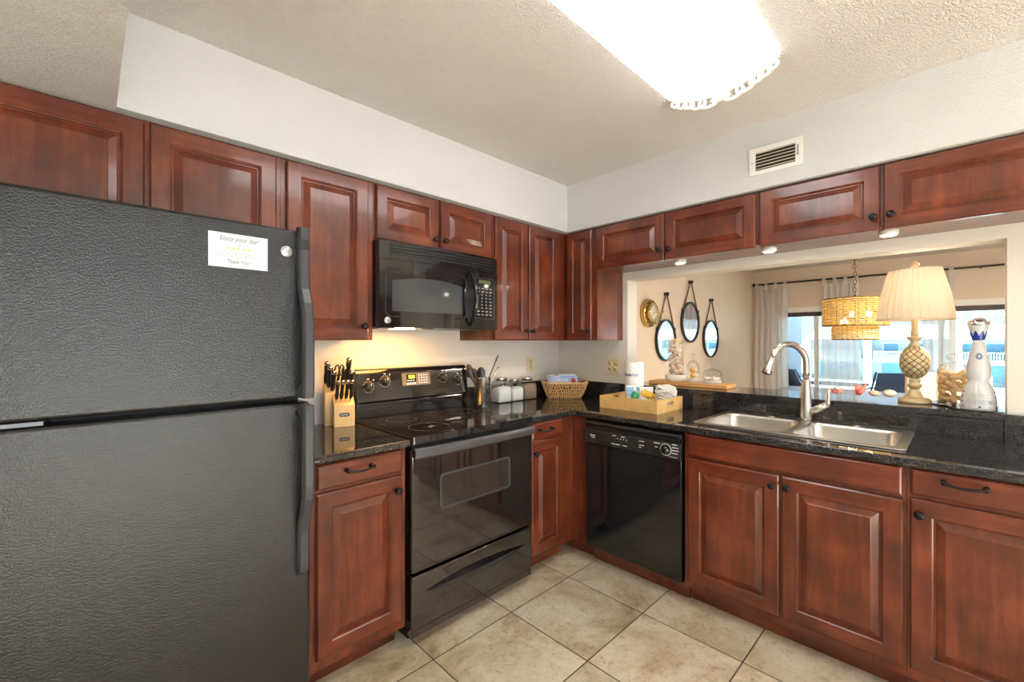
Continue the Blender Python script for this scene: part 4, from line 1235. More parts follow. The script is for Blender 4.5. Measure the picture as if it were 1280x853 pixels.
# ================================================================== TRAY AND WHAT STANDS IN IT
TX0, TX1, TY0, TY1 = -0.424, -0.086, -1.078, -0.684
TO = ((TX0 + TX1) / 2, (TY0 + TY1) / 2, CT)
t = thing('tray', 'rectangular pale wooden serving tray with slot handles on the counter', 'tray', TO)
put('base', MB(TO).box(TX0 + 0.010, TX1 - 0.010, TY0 + 0.010, TY1 - 0.010, CT, CT + 0.009), M['pine'], t)
for x0 in (TX0, TX1 - 0.0098):
    put('long_side', MB(TO).box(x0, x0 + 0.0098, TY0, TY1, CT, CT + 0.078), M['pine'], t, bevel=0.001)
for y0 in (TY0, TY1 - 0.0098):
    b = MB(TO)
    mid = (TX0 + TX1) / 2
    b.plate([(TX0 + 0.010, CT), (TX1 - 0.010, CT), (TX1 - 0.010, CT + 0.078), (TX0 + 0.010, CT + 0.078)], [rr(mid - 0.046, mid + 0.046, CT + 0.036, CT + 0.060, 0.011)], y0, y0 + 0.0098, 0, lambda x, y, z: (x, z, y))
    put('short_side', b, M['pine'], t)
TZ = CT + 0.0095
pt = thing('paper_towel_roll', 'white paper towel roll with blue lettering standing in the wooden tray', 'paper towel', (-0.195, -0.800, TZ))
b = MB().lathe([(0.058, 0.0), (0.060, 0.004), (0.060, 0.274), (0.058, 0.279), (0.022, 0.281), (0.0205, 0.278), (0.0205, 0.20)], (0, 0, 0), 40, caps=False, rad=lambda a, h: 1 + 0.008 * sin(7 * a + h * 40))
put('sheets', b, M['towel'], pt)
put('core', MB().lathe([(0.020, 0.0), (0.020, 0.282), (0.018, 0.282), (0.018, 0.2)], (0, 0, 0), 20, caps=False), M['straw'], pt)
# lettering curved round the roll, facing the kitchen
def curved(body, size, z, rad, a0, mat, name, parent, wide=0.75, bold=0.0):
    b = MB(); b.text(body, size, Matrix.Identity(4), 0, wide=wide, bold=bold)
    nv = []
    for x, y, zz in b.v:
        a = a0 + x / rad
        nv.append(((rad + zz + 0.0006) * cos(a), (rad + zz + 0.0006) * sin(a), z + y))
    b.v = nv
    return put(name, b, mat, parent, fix=False)
curved('Home', 0.030, 0.198, 0.0612, radians(164), M['blue_ink'], 'lettering', pt, 0.8, 0.0008)
b = MB()
for i in range(12):
    a0, a1 = radians(194 + i * 3.6), radians(196.6 + i * 3.6)
    b.add([(0.0618 * cos(a), 0.0618 * sin(a), z) for a, z in ((a0, 0.190), (a1, 0.190), (a1, 0.205), (a0, 0.205))], [(0, 1, 2, 3)])
for z in (0.118, 0.112):
    L = [[(0.0616 * cos(a), 0.0616 * sin(a), z), (0.0616 * cos(a), 0.0616 * sin(a), z + 0.003)] for a in [radians(125 + 4 * i) for i in range(40)]]
    b.loft(L, 0, True, False, False)
put('pale_print', b, M['soft_blue'], pt, fix=False)

pc = thing('detergent_pouch', 'white and light blue detergent packet before the paper towel roll', 'packet', (-0.268, -0.838, TZ), radians(-45))
b = MB(); L = []
for q, z in ((0.008, 0.0), (0.014, 0.02), (0.013, 0.08), (0.006, 0.118), (0.0015, 0.132)):
    L.append([(x, y, z) for x, y in rr(-0.050, 0.050, -q, q, q * 0.9, 3)])
b.loft(L, 0, True)
put('packet', b, M['pouch'], pc)
b = MB(); b.add([(-0.047, -0.0145, 0.07), (0.047, -0.0145, 0.062), (0.047, -0.0062, 0.122), (-0.047, -0.0062, 0.122)], [(0, 1, 2, 3)])
put('blue_band', b, M['pouch_blue'], pc)

sb = thing('dish_soap_bottle', 'small green dish soap bottle with white cap in the tray', 'bottle', (-0.352, -0.893, TZ), radians(-45))
b = MB(); L = []
for hx, hy, z in ((0.024, 0.016, 0.0), (0.027, 0.018, 0.008), (0.027, 0.018, 0.035), (0.022, 0.016, 0.055), (0.023, 0.016, 0.078), (0.020, 0.014, 0.094), (0.009, 0.009, 0.104)):
    L.append([(hx * cos(a), hy * sin(a), z) for a in [2 * pi * i / 20 for i in range(20)]])
b.loft(L, 0, True)
put('bottle', b, M['soap_green'], sb)
put('cap', MB().lathe([(0.011, 0.0), (0.011, 0.012), (0.007, 0.016), (0.006, 0.032), (0.0005, 0.033)], (0, 0, 0.1035), 16), M['paper'], sb)
put('label', MB().add([(-0.015, -0.0188, 0.022), (0.012, -0.0188, 0.022), (0.012, -0.0180, 0.048), (-0.015, -0.0180, 0.048)], [(0, 1, 2, 3)]), M['soft_blue'], sb)

yp = thing('sponge_packet', 'yellow and white sponge packet between soap bottle and dishcloth', 'packet', (-0.246, -0.912, TZ), radians(-42))
b = MB(); L = []
for q, z in ((0.012, 0.0), (0.017, 0.02), (0.016, 0.09), (0.007, 0.118), (0.002, 0.126)):
    L.append([(x, y, z) for x, y in rr(-0.046, 0.046, -q, q, q * 0.9, 3)])
b.loft(L, 0, True)
put('packet', b, M['paper'], yp)
b = MB()
b.lathe([(0.026, 0.0), (0.022, 0.003), (0.0005, 0.004)], (-0.012, -0.0165, 0.086), 20, 0, '-y'); b.lathe([(0.024, 0.0), (0.020, 0.003), (0.0005, 0.004)], (0.020, -0.0165, 0.075), 20, 0, '-y')
b.lathe([(0.015, 0.0), (0.012, 0.003), (0.0005, 0.004)], (0.022, -0.0165, 0.046), 16, 0, '-y')
put('lemon_print', b, M['yellow'], yp)
put('dark_band', MB().box(-0.002, 0.044, -0.0225, -0.018, 0.058, 0.066), M['olive'], yp)

dc = thing('dishcloth_bundle', 'folded white and grey striped dishcloth bundled upright in the tray', 'dishcloth', (-0.172, -1.008, TZ), radians(-45))
b = MB(); L = []
for i in range(15):
    z = 0.092 * i / 14; g_ = 0.84 + 0.16 * i / 14
    L.append([((0.062 * g_) * cos(a) * (1 + 0.025 * sin(9 * a)), (0.050 * g_) * sin(a) * (1 + 0.025 * sin(9 * a)), z) for a in [2 * pi * j / 48 for j in range(48)]])
b.loft(L, 0, True)
put('wrapped_base', b, M['towel_stripe'], dc)
b = MB(); L = []
for i in range(12):
    t_ = i / 11; z = 0.086 + 0.050 * t_
    g_ = (1.12 - 0.1 * t_) if t_ < 0.82 else (1.03 - 2.2 * (t_ - 0.82))
    L.append([((0.060 * g_) * cos(a) * (1 + 0.06 * sin(4 * a + 9 * t_)), (0.050 * g_) * sin(a) * (1 + 0.05 * sin(5 * a - 7 * t_)), z + 0.008 * sin(3 * a + 5 * t_) - 0.012 * cos(a) * (1 - t_)) for a in [2 * pi * j / 48 for j in range(48)]])
b.loft(L, 0, True)
put('loose_fold', b, M['towel_stripe'], dc)

# ================================================================== OUTLETS
def outlet(loc, rz, gang, label):
    t = thing('outlet', label, 'outlet', loc, rz, 'almond wall outlets')
    w_ = 0.037 if gang == 1 else 0.058
    b = MB(); b.plate(rr(-w_, w_, -0.058, 0.058, 0.005), [], 0.0005, 0.006, 0, lambda x, y, z: (x, -z, y))
    put('plate', b, M['almond'], t, bevel=0.002)
    for cx in ([0] if gang == 1 else [-0.023, 0.023]):
        for cz in (-0.020, 0.020):
            r_ = MB(); r_.lathe([(0.0165, 0.0), (0.0165, 0.0075), (0.0005, 0.0078)], (cx, 0, cz), 18, 0, '-y')
            ro = put('receptacle', r_, M['almond'], t)
            s_ = MB(); s_.box(cx - 0.0075, cx - 0.0052, -0.0084, -0.0078, cz - 0.002, cz + 0.007); s_.box(cx + 0.0052, cx + 0.0075, -0.0084, -0.0078, cz - 0.002, cz + 0.006); s_.box(cx - 0.002, cx + 0.002, -0.0084, -0.0078, cz - 0.010, cz - 0.006)
            put('slot', s_, M['slot'], ro)
    put('screw', MB().lathe([(0.003, 0.0), (0.002, 0.001), (0.0005, 0.001)], (0, -0.006, 0), 8, 0, '-y'), M['badge'], t)
outlet((-0.358, 0, 1.166), 0, 1, 'single almond wall outlet above the glass canisters')
outlet((0, -0.513, 1.160), -pi / 2, 2, 'double almond wall outlet left of the paper towel roll')

# ================================================================== PUCK LIGHTS
for i, (x, y, z, lb_) in enumerate(((-0.21, -1.118, 1.842, 'round puck light under the cabinet above the shell jars'),
                               (-0.21, -1.600, 1.842, 'round puck light under the cabinet seam above the faucet'),
                               (-0.23, -2.080, 1.842, 'round puck light under the cabinet nearest above the lamp'))):
    t = thing('puck_light', lb_, 'light', (x, y, z), 0, 'under-cabinet puck lights')
    put('housing', MB().lathe([(0.036, -0.0005), (0.036, -0.018), (0.033, -0.024), (0.028, -0.024), (0.028, -0.0005)], (0, 0, 0), 28), M['white_trim'], t)
    put('lens', MB().lathe([(0.028, -0.020), (0.024, -0.0265), (0.0005, -0.028)], (0, 0, 0), 24, caps=False), M['puck'], t)
    lamp('puck_lamp', 'AREA', (0, 0, -0.031), P_PUCK, (1, 0.86, 0.66), t, 0.05)

# ================================================================== AIR VENT
VX = -0.3555
v = thing('air_vent', 'white rectangular air vent with dark louvers high on the soffit above the pass-through', 'vent', (VX, -1.667, 2.257), -pi / 2)
hw, hh = 0.117, 0.067
b = MB(); b.plate(rr(-hw, hw, -hh, hh, 0.003), [[(-0.088, -0.048), (0.086, -0.048), (0.086, 0.043), (-0.088, 0.043)]], 0.0, 0.006, 0, lambda x, y, z: (x, -z, y))
put('frame', b, M['white_trim'], v, bevel=0.0015)
put('backing', MB().box(-0.088, 0.086, -0.0012, -0.0004, -0.048, 0.043), M['black_matte'], v)
for k in range(6):
    z = -0.040 + k * 0.0158
    put('louver', MB().obox((-0.001, -0.0035, z), (1, 0, 0), (0, cos(0.7), sin(0.7)), (0, -sin(0.7), cos(0.7)), 0.086, 0.0045, 0.0008), M['roller'], v)
put('lever', MB().box(0.096, 0.099, -0.009, -0.006, -0.02, 0.03), M['grey_metal'], v)
put('screw', MB().lathe([(0.003, 0.0), (0.0005, 0.0015)], (-0.103, -0.006, -0.004), 8, 0, '-y'), M['grey_metal'], v)

# ================================================================== CEILING LIGHT
LO = (-1.56, -1.602, CEIL)
lx0, lx1, lw, ld = -2.165, -0.895, 0.217, 0.058
def arc(w_, d_, n=24): return [(-w_ + 2 * w_ * i / n, -d_ * (1 - (2 * i / n - 1) ** 2) ** 0.5 if 0 < i < n else 0.0) for i in range(n + 1)]
def arcp(w_, d_, n=24): return [(-w_, 0.0)] + [(-w_ + 2 * w_ * i / n, -0.008 - d_ * (1 - (2 * i / n - 1) ** 2)) for i in range(n + 1)] + [(w_, 0.0)]
l = thing('ceiling_light', 'long fluorescent ceiling light with white curved diffuser and carved wooden ends', 'light', LO)
b = MB(LO)
b.loft([[(x, LO[1] + y, CEIL - 0.002 + z) for y, z in arcp(lw, ld)] for x in (lx0 + 0.012, lx1 - 0.012)], 0, True, False, False)
put('diffuser', b, M['diffuser'], l)
put('base', MB(LO).box(lx0 + 0.02, lx1 - 0.02, LO[1] - 0.16, LO[1] + 0.16, CEIL - 0.018, CEIL - 0.001), M['white_trim'], l)
def end_panel(x, sgn):
    b = MB(LO); pts = arcp(lw + 0.002, ld + 0.002)
    L = [[(xx, LO[1] + y, CEIL - 0.0015 + z) for y, z in pts] for xx in (x - 0.008, x + 0.008)]
    b.loft(L, 0, False)
    e = put('end_panel', b, M['fixture_wood'], l)
    # chain of carved ovals along the lower edge, big lobe in the middle
    for f_, rx in ((0.05, 0.014), (0.115, 0.018), (0.19, 0.018), (0.28, 0.026), (0.385, 0.030), (0.615, 0.030), (0.72, 0.026), (0.81, 0.018), (0.885, 0.018), (0.95, 0.014)):
        a = 2 * f_ - 1; cy, cz = lw * a, -0.020 - ld * (1 - a * a)
        ty, tz = lw, 2 * ld * a; q = math.hypot(ty, tz); ty /= q; tz /= q
        rx *= 1.28
        ring = [(x + sgn * 0.004, LO[1] + cy + ty * rx * cos(w_) - tz * rx * 0.62 * sin(w_), CEIL - 0.002 + cz + tz * rx * cos(w_) + ty * rx * 0.62 * sin(w_)) for w_ in [2 * pi * i / 20 for i in range(20)]]
        put('carved_ring', MB(LO).tube(ring, 0.0075, 8, 0, True), M['fixture_wood'], e)
    put('carved_boss', MB(LO).sphere((x + sgn * 0.004, LO[1], CEIL - ld - 0.020), (0.013, 0.042, 0.018), 18, 10), M['fixture_wood'], e)
end_panel(lx1, 1); end_panel(lx0, -1)
# ================================================================== TABLE LAMP
LM = (0.185, -2.146, LEDGE)
t = thing('table_lamp', 'lit table lamp with pleated cream shade and gold pineapple base on the bar ledge', 'lamp', LM)
put('base', MB().lathe([(0.0625, 0.0), (0.0639, 0.003), (0.0639, 0.015), (0.0603, 0.019), (0.0581, 0.023), (0.0485, 0.027), (0.0338, 0.030), (0.0294, 0.040), (0.0243, 0.055), (0.0206, 0.068), (0.0005, 0.068)], (0, 0, 0), 40), M['gold_leaf'], t)
put('knop', MB().lathe([(0.0154, 0.0), (0.0235, 0.012), (0.0294, 0.020), (0.0250, 0.029), (0.0191, 0.034), (0.0243, 0.044), (0.0221, 0.052), (0.0176, 0.058)], (0, 0, 0.066), 32, caps=False), M['gold_leaf'], t)
def diamond(a, q):
    u = 10 * a / (2 * pi); v_ = q * 5.4
    m_ = min(abs(sin(pi * (u + v_))), abs(sin(pi * (u - v_))))
    return min(1.0, m_ * 1.7) ** 0.8
def pine(a, h):
    return 1 + 0.085 * diamond(a, (h - 0.121) / 0.166)
b = MB(); prof = []
for i in range(61):
    q = i / 60; prof.append((0.003 + 0.0515 * max(0.0, 1 - (2 * q ** 0.95 * 0.97 + 0.015 - 1) ** 2) ** 0.55, 0.121 + 0.166 * q))
b.lathe(prof, (0, 0, 0), 180, rad=pine)
for fi, f_ in enumerate(b.f):       # darker gold on the grooves between the scales
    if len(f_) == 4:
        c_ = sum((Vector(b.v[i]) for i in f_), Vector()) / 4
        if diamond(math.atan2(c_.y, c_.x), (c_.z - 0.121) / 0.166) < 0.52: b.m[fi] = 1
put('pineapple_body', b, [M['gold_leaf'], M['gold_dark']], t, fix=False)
put('leaf_collar', MB().lathe([(0.0176, 0.0), (0.0213, 0.008), (0.0176, 0.018), (0.0147, 0.026), (0.0221, 0.036), (0.0382, 0.050), (0.0367, 0.053), (0.0162, 0.045), (0.0132, 0.06)], (0, 0, 0.280), 36, caps=False), M['gold_leaf'], t)
put('candle_tube', MB().lathe([(0.0154, 0.0), (0.0154, 0.022), (0.0132, 0.026), (0.0118, 0.145), (0.0044, 0.148), (0.0029, 0.36)], (0, 0, 0.334), 24), M['gold_leaf'], t)
b = MB(); SEG = 30 * 6
def shade_ring(r, z, am):
    l = []
    for i in range(SEG):
        a = 2 * pi * i / SEG; ph = (i % 6) / 6
        k_ = ph
        l.append(((r + am * k_) * cos(a), (r + am * k_) * sin(a), z))
    return l
L = [shade_ring(0.1395 + (0.094 - 0.1395) * q + 0.005 * sin(pi * q), 0.418 + 0.250 * q, 0.013 - 0.004 * q) for q in [i / 10 for i in range(11)]]
b.loft(L, 0, False, False)
put('shade', b, M['shade'], t, fix=False)
for r_, z in ((0.147, 0.418), (0.099, 0.668)):
    put('shade_ring', MB().tube([(r_ * cos(a), r_ * sin(a), z) for a in [2 * pi * i / 60 for i in range(60)]], 0.0032, 6, 0, True), M['shade'], t, fix=False)
for i in range(3):
    a = 2 * pi * i / 3 + 0.4
    put('shade_spoke', MB().tube([(0.005 * cos(a), 0.005 * sin(a), 0.664), (0.098 * cos(a), 0.098 * sin(a), 0.667)], 0.0022, 5), M['brass'], t)
put('finial', MB().lathe([(0.0059, 0.0), (0.0073, 0.006), (0.0162, 0.012), (0.0184, 0.022), (0.0132, 0.033), (0.0051, 0.039), (0.0005, 0.040)], (0, 0, 0.672), 24), M['gold_leaf'], t)
put('bulb', MB().sphere((0, 0, 0.545), (0.028, 0.028, 0.034), 14, 9), M['bulb'], t)
lamp('lamp_bulb', 'POINT', (0, 0, 0.545), P_LAMP, (1.0, 0.87, 0.70), t, 0.04)
cp = [Vector(p) for p in ((0.165, -2.212, LEDGE + 0.004), (0.12, -2.262, LEDGE + 0.004), (0.07, -2.275, LEDGE + 0.004), (0.02, -2.285, LEDGE + 0.004), (-0.008, -2.33, LEDGE + 0.004), (-0.009, -2.39, LEDGE + 0.004), (-0.006, -2.434, LEDGE + 0.004))]
tag(put('lamp_cord', MB(cp[0]).tube(cp, 0.0035, 7), M['black_satin'], None, cp[0]), 'black lamp cord running along the bar ledge past the blue and white bottle', 'cord')

# ================================================================== BLUE AND WHITE BOTTLE
BO = (0.064, -2.362, LEDGE)
t = thing('ceramic_bottle', 'tall white ceramic bottle with cobalt flower and silver stopper on the ledge end', 'bottle', BO)
body = [(0.0540, 0.0), (0.0590, 0.004), (0.0585, 0.02), (0.0550, 0.06), (0.0485, 0.095), (0.0364, 0.122), (0.0322, 0.132), (0.0329, 0.140), (0.0396, 0.155), (0.0406, 0.175), (0.0350, 0.215), (0.0266, 0.262), (0.0189, 0.300), (0.0168, 0.312)]
def brad(z):
    for (r0, z0), (r1, z1) in zip(body, body[1:]):
        if z0 <= z <= z1 + 1e-9: return r0 + (r1 - r0) * (z - z0) / (z1 - z0 + 1e-9)
    return 0.02
put('body', MB().lathe(body, (0, 0, 0), 40), M['ceramic'], t)
put('neck_collar', MB().lathe([(0.0168, 0.0), (0.0210, 0.012), (0.0252, 0.026), (0.0273, 0.042), (0.0308, 0.058), (0.0343, 0.066), (0.0343, 0.070), (0.0210, 0.071)], (0, 0, 0.311), 36), M['ceramic'], t)
A0 = radians(182)      # the side turned to the kitchen
def patch(pts_az, off=0.0007, collar=False):
    out_ = []
    for a, z in pts_az:
        r_ = brad(z) + off if not collar else None
        if collar:
            pr_ = [(0.0168, 0.311), (0.0210, 0.323), (0.0252, 0.337), (0.0273, 0.353), (0.0308, 0.369)]
            r_ = pr_[-1][0]
            for (r0, z0), (r1, z1) in zip(pr_, pr_[1:]):
                if z0 <= z <= z1: r_ = r0 + (r1 - r0) * (z - z0) / (z1 - z0)
            r_ += off
        out_.append((r_ * cos(a), r_ * sin(a), z))
    return out_
b = MB()
for k_ in range(8):      # zig-zag of petals round the neck
    a0 = A0 + k_ * pi / 4
    n_ = 8; top = []; bot = []
    for i in range(n_ + 1):
        a = a0 - pi / 8 + (pi / 4) * i / n_
        top.append((a, 0.332 + 0.026 * (abs(i / n_ * 2 - 1) ** 0.8))); bot.append((a, 0.314))
    b.loft([patch(bot, 0.0009, True), patch([(a, (z + 0.314) / 2) for a, z in top], 0.0009, True), patch(top, 0.0009, True)], 0, True, False, False)
put('petal_band', b, M['cobalt'], t, fix=False)
b = MB()
for k_ in range(8):      # flower
    w_ = 2 * pi * k_ / 8; cz_ = 0.243; pts_ = []
    for i in range(10):
        e = 2 * pi * i / 10; lx_ = 0.0108 + 0.0062 * cos(e); ly_ = 0.0028 * sin(e)
        dx, dz = lx_ * cos(w_) - ly_ * sin(w_), lx_ * sin(w_) + ly_ * cos(w_)
        pts_.append((A0 + dx * 0.72 / 0.030, cz_ + dz))
    b.add(patch(pts_), [tuple(range(10))])
put('flower_motif', b, M['cobalt'], t, fix=False)
b = MB()
for sgn in (-1, 1):      # two dotted seams
    for i in range(15):
        z = 0.185 + i * 0.0082; a = A0 + sgn * (1.05 + 0.12 * i / 14)
        b.add(patch([(a - 0.05, z), (a + 0.05, z - 0.001), (a + 0.05, z + 0.003), (a - 0.05, z + 0.004)]), [(0, 1, 2, 3)])
for i in range(12):
    a = A0 + (i - 6) * 0.52; q = 0.0062 if i % 2 == 0 else 0.0028
    b.add(patch([(a - q * 0.8 / 0.0535, 0.020), (a, 0.020 - q * 0.7), (a + q * 0.8 / 0.0535, 0.020), (a, 0.020 + q)]), [(0, 1, 2, 3)])
for sgn in (-1, 1):
    for i in range(3):
        z = 0.040 + i * 0.022; a = A0 + sgn * 1.15
        b.add(patch([(a - 0.10, z), (a, z - 0.006), (a + 0.10, z), (a, z + 0.007)]), [(0, 1, 2, 3)])
put('painted_marks', b, M['cobalt'], t, fix=False)
b = MB()
def dashband(z, h_, a0, a1, step, fill):
    a = a0
    while a < a1:
        e = min(a + step * fill, a1)
        b.add(patch([(a, z), (e, z), (e, z + h_), (a, z + h_)], 0.0009), [(0, 1, 2, 3)]); a += step
dashband(0.0585, 0.0018, A0 - 0.75, A0 + 0.75, 0.06, 1.0)
for z in (0.074, 0.068): dashband(z, 0.0016, A0 - 0.55, A0 + 0.55, 0.11, 0.7)
for z in (0.050, 0.046, 0.042, 0.038, 0.034): dashband(z, 0.0013, A0 - 0.7, A0 + 0.35, 0.075, 0.75)
dashband(0.036, 0.014, A0 + 0.45, A0 + 0.75, 0.035, 0.5)
put('printed_label', b, M['label_grey'], t, fix=False)
put('stopper', MB().lathe([(0.0350, 0.0), (0.0364, 0.003), (0.0357, 0.010), (0.0322, 0.020), (0.0238, 0.028), (0.0126, 0.0325), (0.0005, 0.0335)], (0, 0, 0.381), 36), M['chrome'], t)

# ================================================================== CORK JAR
JO = (0.225, -2.284, LEDGE)
j = thing('cork_jar', 'wide lidded glass jar full of wine corks between lamp and ceramic bottle', 'jar', JO)
put('glass', MB().lathe([(0.0560, 0.0), (0.0616, 0.006), (0.0640, 0.03), (0.0640, 0.150), (0.0592, 0.172), (0.0464, 0.185), (0.0448, 0.190)], (0, 0, 0), 40, caps=False), M['glass'], j, fix=False)
put('bottom', MB().lathe([(0.0005, 0.0005), (0.0560, 0.0005), (0.0560, 0.004), (0.0005, 0.004)], (0, 0, 0), 32, caps=False), M['glass'], j, fix=False)
put('lid', MB().lathe([(0.0480, 0.191), (0.0480, 0.198), (0.0320, 0.204), (0.0112, 0.208), (0.0112, 0.214), (0.0240, 0.222), (0.0272, 0.236), (0.0208, 0.246), (0.0005, 0.248)], (0, 0, 0), 36), M['glass'], j, fix=False)
CORK = MB().lathe([(0.0095, -0.022), (0.0105, -0.021), (0.0108, 0.0), (0.0105, 0.021), (0.0095, 0.022)], (0, 0, 0), 12).mesh('cork', M['cork'])
random.seed(21)
lay = [(0.018, 6), (0.038, 6), (0.058, 6), (0.078, 6), (0.098, 6), (0.118, 6), (0.138, 6), (0.152, 4)]
k0 = None
for z, n in lay:
    off = random.uniform(0, 6.28)
    for i in range(n):
        a = off + 2 * pi * i / n + random.uniform(-0.12, 0.12); radial = (i + int(z * 100)) % 3 == 0
        r_ = 0.036 if radial else 0.045
        rot = (pi / 2 + random.uniform(-0.25, 0.25), 0, a + (pi / 2 if radial else 0) + random.uniform(-0.3, 0.3))
        if not radial and random.random() < 0.4: rot = (pi / 2 + random.choice((-1, 1)) * 0.6, 0, a)
        o = bpy.data.objects.new('wine_cork', CORK); COL.objects.link(o)
        o.location = (JO[0] + r_ * cos(a), JO[1] + r_ * sin(a), JO[2] + z + random.uniform(-0.007, 0.007)); o.rotation_euler = rot
        tag(o, 'tan wine cork piled in the lidded glass jar on the ledge', 'cork', 'wine corks in the glass jar')

# ================================================================== BOARD WITH SHELL JARS
bd = (0.20, -1.005, LEDGE)
tag(put('wooden_board', MB(bd).box(0.118, 0.290, -1.272, -0.735, LEDGE + 0.0005, LEDGE + 0.026), M['board'], None, bd, bevel=0.003), 'long oak board on the bar ledge under the shell jars', 'board')
BZ = LEDGE + 0.0265
# shells
def fan_shell(r):
    b = MB(); L = []
    for i in range(9):
        t_ = i / 8; l = []
        for k_ in range(25):
            a = -1.15 + 2.3 * k_ / 24; rr_ = r * (0.10 + 1.9 * t_) * (0.5 + 0.5 * cos(a * 0.75))
            l.append((rr_ * sin(a), rr_ * cos(a) - r, r * 0.55 * sin(pi * min(t_ * 0.55 + 0.12, 1)) * (1 + 0.08 * cos(k_ * pi)) - r * 0.1))
        L.append(l)
    b.loft(L, 0, True, False, False)
    L2 = [[(x, y, -0.25 * z - r * 0.12) for x, y, z in l] for l in L]
    b.loft(L2, 0, True, False, False)
    return b
def whelk(r):
    b = MB(); L = []
    for i in range(26):
        t_ = i / 25; rad_ = r * (0.12 + 0.75 * sin(pi * min(t_ * 0.9 + 0.05, 1)) ** 1.3) * (1 + 0.10 * sin(t_ * 26))
        L.append([(rad_ * cos(a) * (1 + 0.12 * sin(a + t_ * 6)), rad_ * sin(a), r * (-1.5 + 3.0 * t_)) for a in [2 * pi * k_ / 14 for k_ in range(14)]])
    b.loft(L, 0, True)
    return b
def clam(r):
    b = MB(); b.sphere((0, 0, 0), (r, r * 0.86, r * 0.55), 22, 12, 0, lambda d: 1 + 0.035 * cos(14 * math.atan2(d.x, d.y + 1.4)) * (1 - abs(d.z)))
    return b
SH = [fan_shell(0.026).mesh('scallop_shell', M['shell_a']), whelk(0.019).mesh('whelk_shell', M['shell_b']), clam(0.026).mesh('clam_shell', M['shell_c']),
      clam(0.022).mesh('clam_shell', M['shell_a']), whelk(0.016).mesh('whelk_shell', M['shell_c'])]
SN = ['scallop_shell', 'whelk_shell', 'clam_shell', 'clam_shell', 'whelk_shell']
VO = (0.200, -0.897, BZ)
v = thing('glass_vase', 'tall clear glass cylinder filled with seashells on the oak board', 'vase', VO)
put('cylinder', MB().lathe([(0.0545, 0.0005), (0.0564, 0.006), (0.0564, 0.312), (0.0569, 0.314)], (0, 0, 0), 40, caps=False), M['glass'], v, fix=False)
put('bottom', MB().lathe([(0.0005, 0.001), (0.0536, 0.001), (0.0536, 0.008), (0.0005, 0.008)], (0, 0, 0), 32, caps=False), M['glass'], v, fix=False)
bw = (0.196, -0.897, BZ)
put('dish', MB().lathe([(0.0564, 0.001), (0.0677, 0.016), (0.0714, 0.044), (0.0686, 0.046), (0.0639, 0.020), (0.0573, 0.004)], (0, 0, 0), 40, caps=False), M['shell_c'], v)
random.seed(5)
for li, z in enumerate((0.034, 0.070, 0.106, 0.142, 0.178, 0.214, 0.250, 0.284)):
    off = random.uniform(0, 6.28)
    for i in range(5 if li < 7 else 4):
        a = off + i * 2 * pi / 5 + random.uniform(-0.15, 0.15); q = 0.029
        ki = random.choice((2, 3, 2, 3, 1, 4, 0))
        o = bpy.data.objects.new(SN[ki], SH[ki]); COL.objects.link(o)
        o.location = (VO[0] + q * cos(a), VO[1] + q * sin(a), VO[2] + z + random.uniform(-0.007, 0.007))
        o.rotation_euler = (random.uniform(-0.9, 0.9), random.uniform(-0.9, 0.9), random.uniform(0, 6.28)); o.scale = (0.84, 0.84, 0.84)
        tag(o, 'seashell inside the tall clear glass cylinder on the oak board', 'seashell', 'seashells in the tall glass cylinder')
def cloche(name, loc, r, h, label):
    t = thing(name, label, 'jar', loc)
    pr_ = [(r, 0.004)] + [(r, h * 0.45)] + [(r * cos(radians(q)), h * 0.45 + h * 0.30 * sin(radians(q))) for q in (15, 30, 45, 60, 75, 83)]
    put('dome', MB().lathe(pr_, (0, 0, 0), 36, caps=False), M['glass'], t, fix=False)
    zt = h * 0.745
    put('knob', MB().lathe([(0.005, 0.0), (0.006, h * 0.04), (0.012, h * 0.07), (0.006, h * 0.11), (0.010, h * 0.15), (0.013, h * 0.19), (0.009, h * 0.235), (0.0005, h * 0.25)], (0, 0, zt), 18), M['glass'], t, fix=False)
    put('foot', MB().lathe([(0.0005, 0.0006), (r * 1.06, 0.0006), (r * 1.08, 0.005), (0.0005, 0.006)], (0, 0, 0), 36, caps=False), M['ceramic'], t)
    return t
C1 = (0.200, -1.022, BZ)
c = cloche('glass_cloche', C1, 0.045, 0.200, 'tall glass cloche with two amber sea urchins on the oak board')
put('sand', MB().lathe([(0.041, 0.0065), (0.041, 0.020), (0.030, 0.026), (0.0005, 0.027)], (0, 0, 0), 28), M['sand'], c)
for i, (dx, dy, z, r_, lb_) in enumerate(((-0.010, -0.006, 0.046, 0.020, 'lower amber sea urchin inside the tall glass cloche'), (0.006, 0.004, 0.083, 0.022, 'upper amber sea urchin inside the tall glass cloche'))):
    b = MB().sphere((0, 0, 0), (r_, r_, r_ * 0.86), 30, 12, 0, lambda d: 1 + 0.05 * abs(sin(5 * math.atan2(d.y, d.x))))
    tag(put('sea_urchin', b, M['amber'], None, (C1[0] + dx, C1[1] + dy, C1[2] + z)), lb_, 'sea urchin', 'amber sea urchins')
o = bpy.data.objects.new('whelk_shell', SH[4]); COL.objects.link(o); o.location = (C1[0] + 0.02, C1[1] - 0.012, C1[2] + 0.045); o.rotation_euler = (0.4, 0.2, 1.0)
tag(o, 'small white whelk shell beside the urchins in the tall cloche', 'seashell')
C2 = (0.205, -1.150, BZ)
c = cloche('glass_cloche', C2, 0.062, 0.132, 'low wide glass cloche of white shells at the right end of the board')
put('sand', MB().lathe([(0.056, 0.0065), (0.056, 0.014), (0.03, 0.018), (0.0005, 0.018)], (0, 0, 0), 28), M['sand'], c)
random.seed(8)
